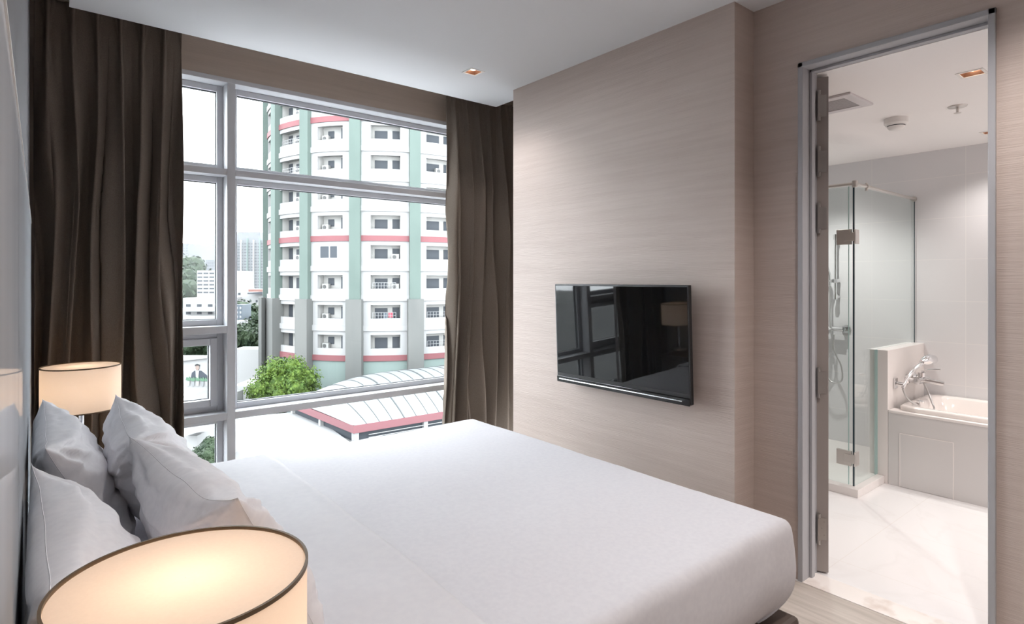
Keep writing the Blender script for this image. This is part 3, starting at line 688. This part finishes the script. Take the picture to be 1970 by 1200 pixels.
w = MB(); w.box(vx0, vx1, vy0, vy0 + .05, BZ - .012, BZ); w.box(vx0, vx1, vy1 - .05, vy1, BZ - .012, BZ); w.box(vx0, vx0 + .05, vy0 + .05, vy1 - .05, BZ - .012, BZ); w.box(vx1 - .05, vx1, vy0 + .05, vy1 - .05, BZ - .012, BZ)
w.obj('frame', M['vent'], vt, bevel=.003)
MB().box(vx0 + .05, vx1 - .05, vy0 + .05, vy1 - .05, BZ - .002, BZ - .0005).obj('dark_backing', M['dark'], vt)
w = MB()
for k in range(12):
    a = vx0 + .058 + k * .0162; w.box(a, a + .006, vy0 + .05, vy1 - .05, BZ - .008, BZ - .004)
w.obj('slats', M['vent'], vt)

# ================================================================ outside
GZ = -14.2
E = {}
E['white'] = plain('ext_white_paint', (.42, .42, .42), .9)
E['white2'] = streaked('ext_white_worn', (.34, .34, .34), (.42, .42, .415), (.2, .2, .2), 3, .9)
E['inner'] = plain('ext_balcony_inner', (.52, .51, .49), .9)
E['green'] = streaked('ext_green_paint', (.165, .225, .20), (.185, .25, .222), (.3, .3, .15), 2, .9)
E['grey'] = streaked('ext_bare_concrete', (.20, .207, .20), (.24, .242, .232), (.3, .3, .1), 2, .9)
E['podium'] = plain('ext_podium_green', (.25, .32, .30), .9)
E['pink'] = plain('ext_pink_paint', (.34, .105, .12), .8)
E['pinkroof'] = plain('ext_pink_fascia', (.34, .115, .135), .7)
E['dark'] = plain('ext_dark_glass', (.085, .095, .11), .5, 0, .1)
E['rail'] = plain('ext_rail', (.40, .40, .41), .5)
E['ac'] = plain('ext_ac_box', (.36, .36, .345), .6)
E['acdark'] = plain('ext_ac_grille', (.06, .06, .06), .6)
E['roof'] = plain('ext_white_metal_roof', (.225, .245, .25), .5)
E['seam'] = plain('ext_roof_seam', (.07, .075, .08), .6)
E['deck'] = plain('ext_white_deck', (.32, .32, .325), .9)
E['ground'] = streaked('ext_ground', (.22, .22, .215), (.30, .30, .29), (.05, .05, .05), 2, .95)
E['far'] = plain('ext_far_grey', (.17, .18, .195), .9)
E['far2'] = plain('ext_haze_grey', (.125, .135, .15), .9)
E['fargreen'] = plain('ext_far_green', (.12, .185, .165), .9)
E['farwin'] = plain('ext_far_window', (.05, .06, .075), .8)
E['bluegrey'] = plain('ext_bluegrey_cladding', (.10, .13, .165), .7)
E['redroof'] = plain('ext_red_roof', (.27, .12, .10), .8)
E['leaf1'] = streaked('leaf_bright', (.065, .145, .014), (.17, .275, .03), (1, 1, 1), 1.6, .7, 0, 3, spec=.2)
E['leaf2'] = streaked('leaf_dark', (.022, .05, .022), (.05, .085, .035), (1, 1, 1), .8, .7, 0, 3, spec=.2)
E['bark'] = plain('bark', (.06, .045, .035), .9)
E['suit'] = plain('poster_navy', (.02, .03, .05), .7)
E['skin'] = plain('poster_skin', (.30, .22, .19), .7)
E['hair'] = plain('poster_black', (.012, .012, .014), .7)
E['pgreen'] = plain('poster_green', (.08, .19, .11), .7)
E['pgrey'] = plain('poster_grey', (.26, .27, .28), .7)
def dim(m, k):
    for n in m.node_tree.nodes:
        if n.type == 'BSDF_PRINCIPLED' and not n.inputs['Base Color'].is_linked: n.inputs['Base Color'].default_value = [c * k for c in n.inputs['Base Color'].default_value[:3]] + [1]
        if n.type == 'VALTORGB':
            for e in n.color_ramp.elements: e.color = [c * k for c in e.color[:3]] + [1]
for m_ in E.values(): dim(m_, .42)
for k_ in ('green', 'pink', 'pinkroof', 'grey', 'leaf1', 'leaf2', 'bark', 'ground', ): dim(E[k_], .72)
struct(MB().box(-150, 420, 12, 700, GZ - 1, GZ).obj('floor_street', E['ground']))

# round apartment tower
TD, TA, TR = 75.9, R(27.18), 14.3
TC = Vector((TD * math.sin(TA), TD * math.cos(TA), 0)); tc = Vector((-math.sin(TA), -math.cos(TA), 0)); tl = Vector((-math.cos(TA), math.sin(TA), 0))
def TP(phi, r, z): return TC + (tc * math.cos(phi) + tl * math.sin(phi)) * r + Vector((0, 0, z))
tw = thing('apartment_tower', 'tall round white apartment tower with green pillars and pink bands outside the window', 'building', (TC.x, TC.y, GZ))
ST = 3.08; Z0 = 5.95                       # band tops at Z0 + k*ST ; pink where k % 4 == 0
KS = list(range(-4, 7)); ZT0 = Z0 - 4 * ST; ZTT = Z0 + 7 * ST - .6
cols = [R(a) for a in (-57.5, -33.8, -10.05, 13.7, 36.3, 57.5, 77.5)]
def arc_box(mb, a0, a1, r0, r1, z0, z1, n=8):
    bm = mb.bm; rr = []
    for i in range(n + 1):
        a = a0 + (a1 - a0) * i / n
        rr.append([bm.verts.new(TP(a, r0, z0)), bm.verts.new(TP(a, r1, z0)), bm.verts.new(TP(a, r1, z1)), bm.verts.new(TP(a, r0, z1))])
    for p, q in zip(rr, rr[1:]):
        for k in range(4): bm.faces.new((p[k], q[k], q[(k + 1) % 4], p[(k + 1) % 4]))
    bm.faces.new(rr[0][::-1]); bm.faces.new(rr[-1]); return mb
def pill(a, w, r0, r1, z0, z1):
    h = w / 2 / r1; return arc_box(MB(), a - h, a + h, r0, r1, z0, z1, 2)
rngT = random.Random(5)
for a in cols:
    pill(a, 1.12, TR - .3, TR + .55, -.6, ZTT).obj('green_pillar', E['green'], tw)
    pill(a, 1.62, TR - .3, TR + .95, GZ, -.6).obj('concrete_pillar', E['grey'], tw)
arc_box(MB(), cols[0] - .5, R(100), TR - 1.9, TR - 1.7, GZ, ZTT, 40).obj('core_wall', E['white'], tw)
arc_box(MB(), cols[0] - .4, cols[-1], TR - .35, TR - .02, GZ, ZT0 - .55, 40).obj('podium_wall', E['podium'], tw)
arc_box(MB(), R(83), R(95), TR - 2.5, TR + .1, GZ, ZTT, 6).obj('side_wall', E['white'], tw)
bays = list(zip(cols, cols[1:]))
fr = {0: (.22, .80), 1: (.20, .78), 2: (.24, .75), 3: (.25, .76), 4: (.13, .90), 5: (.15, .85)}
UP = Vector((0, 0, 1))
for bi, (a0, a1) in enumerate(bays):
    f0, f1 = fr[bi]; o0, o1 = a0 + (a1 - a0) * f0, a0 + (a1 - a0) * f1
    wall = MB()
    for k in KS:
        zb = Z0 + k * ST; za, zc_ = zb + .70, zb + 2.09
        arc_box(wall, a0, a1, TR - .2, TR, zb - .5, za, 8); arc_box(wall, a0, a1, TR - .2, TR, zc_, zb + ST - .5, 8)
        arc_box(wall, a0, o0, TR - .2, TR, za, zc_, 3); arc_box(wall, o1, a1, TR - .2, TR, za, zc_, 3)
    wall.obj('wall', E['white'], tw)
    for k in KS:
        zb = Z0 + k * ST; za, zc_ = zb + .70, zb + 2.09; pink = (k % 4 == 0)
        arc_box(MB(), a0, a1, TR - .1, TR + (.13 if not pink else .12), zb - .58, zb, 8).obj('pink_band' if pink else 'white_band', E['pink'] if pink else E['white'], tw)
        # balcony recess
        b = MB(); RD = 1.0
        arc_box(b, o0 - .03, o1 + .03, TR - RD - .1, TR - RD, zb + .1, zb + 2.5, 3); arc_box(b, o0 - .03, o0, TR - RD, TR - .2, zb + .1, zb + 2.5, 1); arc_box(b, o1, o1 + .03, TR - RD, TR - .2, zb + .1, zb + 2.5, 1)
        arc_box(b, o0, o1, TR - RD, TR - .2, zc_ + .12, zc_ + .22, 3); arc_box(b, o0, o1, TR - RD, TR - .2, zb + .05, zb + .1, 3)
        bo = b.obj('balcony', E['inner'], tw)
        def inner_box(u0, u1, r0, r1, z0, z1, name, mat):
            q0, q1 = o1 + (o0 - o1) * u0, o1 + (o0 - o1) * u1; arc_box(MB(), q0, q1, r0, r1, z0, z1, 1).obj(name, mat, bo)
        closed = (bi == 3 and k == -1)
        if closed:
            arc_box(MB(), o0, o1, TR - .18, TR - .02, za, zc_, 6).obj('closed_panel', E['white'], bo)
            inner_box(.12, .78, TR - .02, TR + .01, za + .1, zc_ - .1, 'window', E['dark']); continue
        if bi in (1, 2):
            inner_box(.10, .56, TR - RD, TR - RD + .05, zb + .5, zc_ - .35, 'window', E['dark']); inner_box(.74, 1.0, TR - RD, TR - RD + .06, zb + .3, zc_ - .3, 'window', E['dark'])
        elif bi == 3:
            inner_box(.22, .48, TR - RD, TR - RD + .05, za + .35, zc_ - .3, 'window', E['dark']); inner_box(.88, 1.0, TR - RD, TR - RD + .6, zb + .3, zc_ - .2, 'window', E['dark'])
        else:
            inner_box(.05, .25, TR - RD, TR - RD + .05, zb + .3, zc_ - .1, 'window', E['dark']); inner_box(.45, .92, TR - RD, TR - RD + .05, zb + .3, zc_ - .25, 'window', E['dark'])
        if bi == 3 or (bi in (1, 4) and rngT.random() < .6) or (bi == 2 and rngT.random() < .15):
            u = {3: rngT.choice((.12, .16, .60)), 4: .62, 1: .35, 2: .7}[bi]
            q0 = o1 + (o0 - o1) * u; q1 = q0 + (o0 - o1) * .26
            a_ = arc_box(MB(), q0, q1, TR - .72, TR - .30, za - .12, za + .50, 1).obj('air_conditioner', E['ac'], bo)
            c_ = TP(q0 * .62 + q1 * .38, TR - .295, za + .2); nrm = (c_ - TC); nrm.z = 0; nrm.normalize(); sd_ = nrm.cross(UP)
            g = MB(); ps = [c_ + (sd_ * math.cos(t) + UP * math.sin(t)) * .20 for t in [2 * math.pi * i / 16 for i in range(16)]]
            g.prism(ps, nrm * .02).obj('fan_grille', E['acdark'], bo)
        if (bi == 2 and k in (-3, -2)) or (bi == 4 and k in (2, 3)) or (bi == 1 and k in (-4, -3)):
            r_ = MB()
            for i in range(9):
                q = o1 + (o0 - o1) * (.05 + .1 * i); r_.tube([TP(q, TR - .2, za - .05), TP(q, TR - .2, za + .62)], .022, 5)
            for zz in (.3, .62): arc_box(r_, o1 + (o0 - o1) * .05, o1 + (o0 - o1) * .85, TR - .22, TR - .18, za + zz - .03, za + zz, 2)
            r_.obj('railing', E['rail'], bo)
        if bi == 2 and k == -3:
            inner_box(.60, .74, TR - .35, TR - .30, za + .1, za + .62, 'red_laundry', plain('red_cloth', (.3, .03, .05), .8)); inner_box(.42, .56, TR - .35, TR - .3, za, za + .6, 'pale_laundry', E['bluegrey'])
arc_box(MB(), cols[0] - .4, R(90), 0.2, TR + .3, ZTT, ZTT + .4, 30).obj('roof_slab', E['white'], tw)
# bare concrete wing left of the tower
p0 = onD(497, 574, 64); p1 = onD(515, 574, 66)
wg = thing('concrete_wing', 'bare grey concrete wall wing at the left foot of the round tower', 'building', (p0.x, p0.y, GZ))
dv_ = Vector((SN, CS, 0))
def wall_between(a, b, z0, z1, depth=1.0):
    a = Vector((a.x, a.y, z0)); b = Vector((b.x, b.y, z0)); m = MB()
    m.prism([a, b, b + Vector((0, 0, z1 - z0)), a + Vector((0, 0, z1 - z0))], dv_ * depth); return m
wall_between(p0, p1, GZ, p0.z, .9).obj('wall', E['grey'], wg)
q0 = onD(497, 574, 63.4); q1 = onD(503, 574, 63.5)
wall_between(q0, q1, GZ, q0.z + .1, 1).obj('pilaster', E['grey'], wg)

# hall with a curved white metal roof and pink fascia
ez = -9.0
c0 = onZ(680, 820, ez); c1 = onZ(594, 786, ez); c2 = onZ(853, 792.5, ez)
uL = (c1 - c0); uL.z = 0; LL = uL.length; uL.normalize(); uR = (c2 - c0); uR.z = 0; uR.normalize()
hl = thing('market_hall', 'low hall with curved white metal roof and pink fascia outside the window', 'building', (c0.x, c0.y, GZ))
WD, LN, HM = max(LL, 12) * 1.0, 34.0, 2.5
HALLC = (c0.copy(), uL.copy(), uR.copy())
def roof(u, v):
    """u along the long fascia, v across from the front eave"""
    s = u * LN; t = v * WD
    arch = math.sin(min(1, t / (WD * .5)) * math.pi / 2) if t < WD * .5 else math.sin((WD - t) / (WD * .5) * math.pi / 2)
    end = min(1, s / 6.5); end = math.sqrt(max(0, 1 - (1 - end) ** 2))
    z = HM * (max(0, arch) ** .9) * (.04 + .96 * end)
    return c0 + uR * s + uL * t + Vector((0, 0, z + .02))
MB().grid(roof, 60, 30).obj('roof', E['roof'], hl, smooth='all')
sm = MB()
for i in range(1, 34):
    s = i * 1.0 / 1.0; u = s / LN
    if u < 1: sm.tube([roof(u, v / 20) + Vector((0, 0, .02)) for v in range(21)], .03 if i % 4 else .06, 4, cap=False)
sm.obj('roof_seam', E['seam'], hl)
FH = .52
def fasc(a, b, name, z0, z1, mat, th=.15, par=hl):
    d = (b - a).normalized(); n_ = d.cross(UP); m = MB(); a0 = Vector((a.x, a.y, z0)); b0 = Vector((b.x, b.y, z0))
    m.prism([a0, b0, b0 + UP * (z1 - z0), a0 + UP * (z1 - z0)], n_ * th); return m.obj(name, mat, par)
e0 = c0; eR = c0 + uR * LN; eL = c0 + uL * WD; eF = eR + uL * WD
for a, b in ((eR, e0), (e0, eL), (eL, eF), (eF, eR)): fasc(a, b, 'pink_fascia', ez - FH, ez + .04, E['pinkroof'])
ins = .35
i0 = e0 + (uR + uL) * ins; iR = eR + (uL - uR) * ins; iL = eL + (uR - uL) * ins; iF = eF - (uR + uL) * ins
for a, b in ((iR, i0), (i0, iL), (iL, iF), (iF, iR)): fasc(a, b, 'dark_window_band', ez - FH - .75, ez - FH, E['dark'], .1)
for a, b in ((iR, i0), (i0, iL), (iL, iF), (iF, iR)): fasc(a, b, 'wall', GZ, ez - FH - .75, E['white'], .12)
for d, ln in ((uR, LN), (uL, WD)):
    k = 0.0
    while k < ln:
        q = e0 + d * (k + .1) + (uL if d is uR else uR) * .08
        m = MB(); a = Vector((q.x, q.y, GZ)); m.prism([a, a + uR * .35, a + uR * .35 + uL * .35, a + uL * .35], UP * (ez - FH - GZ)); m.obj('post', E['white'], hl); k += 5.6
for dz in (.28, .5):
    m = MB(); m.tube([e0 + uR * 1.2 + uL * .12 + UP * (-FH - dz), eR + uL * .12 + UP * (-FH - dz)], .035, 5); m.obj('pipe', E['white'], hl)
# white flat roof deck in front of the hall
dk0 = onZ(440, 905, -10.0); 
def poly(name, pts, z, mat, th=.3):
    m = MB(); m.prism([Vector((p.x, p.y, z)) for p in pts], (0, 0, -th)); return m.obj(name, mat)
dkm = MB(); dz = -10.05
dp = [onZ(428, 806, dz), onZ(588, 790, dz), onZ(600, 797, dz), onZ(676, 852, dz), onZ(860, 822, dz), onZ(1000, 1100, dz), onZ(430, 1100, dz)]
dkm.prism([Vector((p.x, p.y, dz)) for p in dp], (0, 0, -(dz - GZ) ))
dko = dkm.obj('flat_roof_building', E['deck']); tag(dko, 'blank white flat roof below the window in front of the pink-edged hall', 'building')

# ---------------------------------------------------------------- trees
def crown(name, centre, rad, seed, mat, leaves=5000, ls=.16, parent=None, squash=.8, lumps=14):
    rng = random.Random(seed); mb = MB(); bm = mb.bm; blobs = []
    for i in range(lumps):
        th = rng.uniform(0, 2 * math.pi); ph = math.acos(rng.uniform(-.55, 1)); rr = rad * (rng.uniform(.45, .68) if lumps < 20 else rng.uniform(.50, .72))
        blobs.append((Vector((math.sin(ph) * math.cos(th) * rr, math.sin(ph) * math.sin(th) * rr, math.cos(ph) * rr * squash)), rad * (rng.uniform(.32, .46) if lumps < 20 else rng.uniform(.22, .36))))
    blobs.append((Vector((0, 0, 0)), rad * .62))
    tot = sum(b[1] ** 2 for b in blobs)
    for bc, br in blobs:
        r2 = bmesh.ops.create_icosphere(bm, subdivisions=2, radius=br * (.86 if lumps < 20 else .62), matrix=Matrix.Translation(centre + bc))
        for v in r2['verts']: v.co += (v.co - centre - bc) * .22 * noise.noise(v.co * 1.1)
        n = int(leaves * br ** 2 / tot)
        for i in range(n):
            d = Vector((rng.gauss(0, 1), rng.gauss(0, 1), rng.gauss(0, 1))).normalized()
            p = centre + bc + d * br * (rng.uniform(.82, 1.10) if lumps < 20 else rng.uniform(.55, 1.18))
            n_ = (d + Vector((rng.gauss(0, .5), rng.gauss(0, .5), rng.gauss(0, .5)))).normalized(); a = n_.orthogonal().normalized(); b = n_.cross(a)
            ang = rng.uniform(0, 6.28); a, b = a * math.cos(ang) + b * math.sin(ang), b * math.cos(ang) - a * math.sin(ang); s = ls * rng.uniform(.6, 1.3)
            bm.faces.new([bm.verts.new(p + a * s), bm.verts.new(p + b * s * .5), bm.verts.new(p - a * s), bm.verts.new(p - b * s * .5)])
    return mb.obj(name, mat, parent, recalc=False)
def tree(label, pxc, pyc, d, rad, seed, mat, leaves, ls, group=None, squash=.8, name='tree', lumps=14):
    c = onD(pxc, pyc, d); t = thing(name, label, 'tree', (c.x, c.y, GZ), 0, group)
    crown('foliage', c, rad, seed, mat, leaves, ls, t, squash, lumps)
    MB().tube([(c.x, c.y, GZ), (c.x + .1, c.y, (GZ + c.z) / 2), (c.x, c.y, c.z)], [rad * .09, rad * .07, rad * .04], 8).obj('trunk', E['bark'], t); return t
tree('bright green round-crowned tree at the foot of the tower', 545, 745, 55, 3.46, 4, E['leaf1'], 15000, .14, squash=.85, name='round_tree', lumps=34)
BL = ['dark green tree just right of the mullion, in front of the white shed', 'dark green tree behind the white shed beside the mullion', 'dark green tree touching the concrete wing of the tower, farthest back', 'dark green tree against the concrete wing just above the white wall', 'dark green tree rising over the middle of the blank white wall', 'low dark green tree over the right end of the blank white wall', 'dark green tree above the left part of the billboard', 'dark green tree above the billboard man', 'dark green tree above the right edge of the billboard', 'dark green tree half behind the left curtain above the billboard', 'dark green tree hidden mostly behind the mullion above the billboard']
for i, (px, py, d, r_) in enumerate(((458, 657, 77, 2.5), (474, 655, 79, 2.6), (478, 622, 105, 5), (492, 645, 90, 4.6), (470, 660, 85, 3.6), (488, 665, 84, 3.8), (370, 668, 92, 4.5), (392, 671, 96, 4), (412, 670, 94, 4), (352, 672, 90, 4), (432, 668, 92, 4))):
    tree(BL[i], px, py, d, r_, 20 + i, E['leaf2'], 1800, .35, 'dark trees beyond the low white wall')
for i, (px, py, d, r_) in enumerate(((356, 545, 230, 13), (366, 552, 240, 11), (345, 560, 220, 11))):
    tree(('hazy far tree left of the white office block, middle of three', 'hazy far tree touching the left side of the white office block', 'hazy far tree half behind the curtain left of the office block')[i], px, py, d, r_, 50 + i, E['leaf2'], 900, 1.0, 'hazy far trees beside the office block')
for i, (px, py, d, r_) in enumerate(((398, 866, 30, .75), (409, 862, 31, .7), (403, 885, 29.5, .85), (413, 882, 30.5, .6), (392, 893, 29, .8), (404, 908, 29, .9))):
    tree(('topmost left green tree in the lowest left pane, under the white eave', 'topmost right green tree in the lowest left pane, under the white eave', 'middle green tree in the lowest left pane of the window', 'green tree at the right edge of the lowest left pane', 'green tree in the lowest left pane beside the striped awning', 'lowest green tree in the lowest left pane above the pillow')[i], px, py, d, r_, 70 + i, E['leaf2'], 1600, .07, 'trees seen through the lowest left pane')

# ---------------------------------------------------------------- buildings beyond
def block(name, label, px0, px1, pyt, d, mat, depth=14, zbot=None, rows=None, cols_=None, winmat=None, group=None, wh=.45, ww=.6, skew=0, bandtop=0):
    """a box building facing the window; rows x cols of windows"""
    a = onD(px0, pyt, d); b = onD(px1, pyt, d * (1 + skew)); zt = a.z; zb = GZ if zbot is None else zbot
    t = thing(name, label, 'building', (a.x, a.y, zb), 0, group)
    m = wall_between(a, b, zb, zt, depth); m.obj('wall', mat, t)
    e = Vector((b.x - a.x, b.y - a.y, 0)); n_ = -dv_
    if rows:
        z0, z1, nr = rows; m = MB()
        c = cols_ or 6
        for r_ in range(nr):
            zz = z0 + (z1 - z0) * (r_ + .5) / nr; hh = (z1 - z0) / nr * wh / 2
            if c == 1:
                p = Vector((a.x, a.y, zz)) + e * .03 + n_ * .05; q = Vector((a.x, a.y, zz)) + e * .97 + n_ * .05
                m.prism([p - UP * hh, q - UP * hh, q + UP * hh, p + UP * hh], -n_ * .04)
            else:
                for k in range(c):
                    p = Vector((a.x, a.y, zz)) + e * ((k + .5 - ww / 2) / c) + n_ * .05; q = Vector((a.x, a.y, zz)) + e * ((k + .5 + ww / 2) / c) + n_ * .05
                    m.prism([p - UP * hh, q - UP * hh, q + UP * hh, p + UP * hh], -n_ * .04)
        m.obj('window_rows', winmat or E['farwin'], t)
    return t
def zat(py, d): return H + (539 - py) * d / F
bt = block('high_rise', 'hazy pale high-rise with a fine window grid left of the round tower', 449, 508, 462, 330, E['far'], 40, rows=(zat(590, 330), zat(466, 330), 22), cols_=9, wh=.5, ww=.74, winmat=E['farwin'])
pt = onD(455, 446, 334); pe = onD(500, 446, 334)
wall_between(pt, pe, zat(463, 334), pt.z, 20).obj('roof_storey', E['far'], bt)
for k, px in enumerate((450, 462, 474, 486, 498)):
    a = onD(px, 460, 328.5); b = onD(px + 1.5, 460, 328.5); wall_between(a, b, GZ, zat(458 + (k % 2) * 3, 328), 2).obj('rib', E['fargreen'] if k % 2 == 0 else E['white'], bt)
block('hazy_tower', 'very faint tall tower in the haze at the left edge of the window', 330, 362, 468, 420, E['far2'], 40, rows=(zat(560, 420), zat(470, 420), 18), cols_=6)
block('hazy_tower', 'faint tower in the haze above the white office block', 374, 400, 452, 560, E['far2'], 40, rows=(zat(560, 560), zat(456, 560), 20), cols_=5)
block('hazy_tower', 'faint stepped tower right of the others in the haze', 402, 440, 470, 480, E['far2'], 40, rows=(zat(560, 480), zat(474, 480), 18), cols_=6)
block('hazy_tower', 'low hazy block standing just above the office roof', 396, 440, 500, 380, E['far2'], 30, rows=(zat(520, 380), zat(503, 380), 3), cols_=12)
ob = block('office_block', 'white office block with rows of small dark windows in the upper left panes', 379, 436, 520, 190, E['white'], 20, rows=(zat(566, 190), zat(522, 190), 6), cols_=5, wh=.36, ww=.8)
ab = block('apartment_block', 'low white apartment block with balcony bands below the office block', 352, 436, 573, 128, E['white'], 7, rows=(zat(624, 128), zat(580, 128), 3), cols_=4, wh=.34, ww=.42)
for py in (595, 609.5, 624):
    a = onD(352, py, 126.5); b = onD(436, py, 126.5); wall_between(a, b, zat(py + 4, 126.5), zat(py - 2.5, 126.5), 1.2).obj('balcony_band', E['white'], ab)
block('white_house', 'small white house with flat roof between apartment block and tower', 449, 472, 556, 150, E['white'], 10, rows=(zat(590, 150), zat(560, 150), 3), cols_=3)
rb = block('terrace_house', 'low white building with a reddish roof band left of the round tower', 464, 512, 562, 135, E['white'], 12, rows=(zat(600, 135), zat(572, 135), 2), cols_=4, wh=.3, ww=.3)
a = onD(478, 556, 133); b = onD(512, 556, 133); wall_between(a, b, zat(561, 133), zat(556.5, 133), 10).obj('red_roof', E['redroof'], rb); wall_between(onD(476, 560, 132.8), onD(512, 560, 132.8), zat(565.5, 132.8), zat(562.5, 132.8), 1).obj('dark_gutter', E['farwin'], rb)
block('blue_shophouse', 'narrow blue-grey building with white framed windows beside the mullion', 447, 466, 586, 88, E['bluegrey'], 3, rows=(zat(622, 88), zat(588, 88), 4), cols_=3, wh=.5, ww=.5, winmat=E['white'])
block('white_shed', 'small white shed standing before the dark trees', 451, 465, 617, 84, E['white'], 2, zbot=GZ)
cw = block('compound_wall', 'broad blank white wall at the left foot of the tower', 446, 500, 672, 70, E['white'], 3)
a = onD(462, 735, 60); b = onD(472, 745, 58)
sv = block('low_annex', 'low white annex building left of the bright green tree', 446, 482, 742, 55, E['white'], 6, zbot=GZ)
# billboard wall in the opening pane
bw = thing('advertising_billboard', 'white billboard showing a man in dark suit behind potted plants', 'billboard', (onD(380, 690, 58).x, onD(380, 690, 58).y, GZ))
D = 58.0
def flat(pts, d, name, mat, par, th=.03):
    m = MB(); m.prism([onD(x, y, d) for x, y in pts], dv_ * th); return m.obj(name, mat, par)
flat([(346, 684), (412, 684), (412, 752), (346, 760)], D, 'board', E['white'], bw, .4)
flat([(346, 690), (414, 682), (414, 687), (346, 695)], D - .3, 'ledge', E['white2'], bw, .3)
flat([(367, 727), (369, 717), (374, 713), (387, 713), (392, 717), (399, 723), (398, 728)], D - .05, 'printed_suit', E['suit'], bw)
flat([(376, 713), (383, 713), (381, 728), (377, 728)], D - .09, 'printed_shirt', E['white'], bw)
flat([(376, 703), (383, 703), (383, 709), (380.5, 712), (378, 712), (376, 709)], D - .09, 'printed_face', E['skin'], bw)
flat([(375, 704), (375, 701.5), (379, 699.5), (384, 701.5), (384, 704), (380, 702.8)], D - .12, 'printed_hair', E['hair'], bw)
rg = random.Random(3)
for i, x in enumerate((362, 371, 380, 389, 398, 405)):
    y = 728 + rg.uniform(-1, 2)
    flat([(x - 5, y + 3), (x - 3, y - 3), (x, y), (x + 2, y - 4), (x + 5, y + 2), (x + 2, y + 5), (x - 2, y + 4)], D - .13, 'printed_plant', E['pgreen'], bw)
    flat([(x - 3, y + 5), (x + 3, y + 5), (x + 2.2, y + 14), (x - 2.2, y + 14)], D - .11, 'printed_vase', E['pgrey'] if i % 2 else E['white2'], bw)
fw = block('grey_platform', 'grey flat roof edge below the billboard', 340, 414, 771, 48, E['grey'], 5)
wr = block('white_parapet', 'white parapet and railing in front of the billboard', 340, 414, 761, 52, E['white'], 1)
# lowest left pane
lb = block('white_canopy_building', 'white building with projecting eave seen through the lowest left pane', 330, 379, 838, 34, E['white'], 5)
flat([(340, 822), (418, 806), (418, 822), (340, 842)], 33, 'eave', E['white'], lb, 2)
fa = flat([(376, 873), (392, 869), (395, 877), (378, 881)], 32.5, 'striped_awning', E['white2'], lb, .8)

# ---------------------------------------------------------------- distance haze over the city
hm = bpy.data.materials.new('city_haze'); hm.use_nodes = True; nt = hm.node_tree; nt.nodes.clear()
o = nt.nodes.new('ShaderNodeOutputMaterial'); v = nt.nodes.new('ShaderNodeVolumeScatter'); v.inputs['Color'].default_value = (.97, .98, 1, 1); v.inputs['Density'].default_value = .00028
nt.links.new(v.outputs[0], o.inputs['Volume'])
hz = MB().box(-120, 350, 125, 640, GZ + .05, 160).obj('city_haze', hm); hz['kind'] = 'structure'
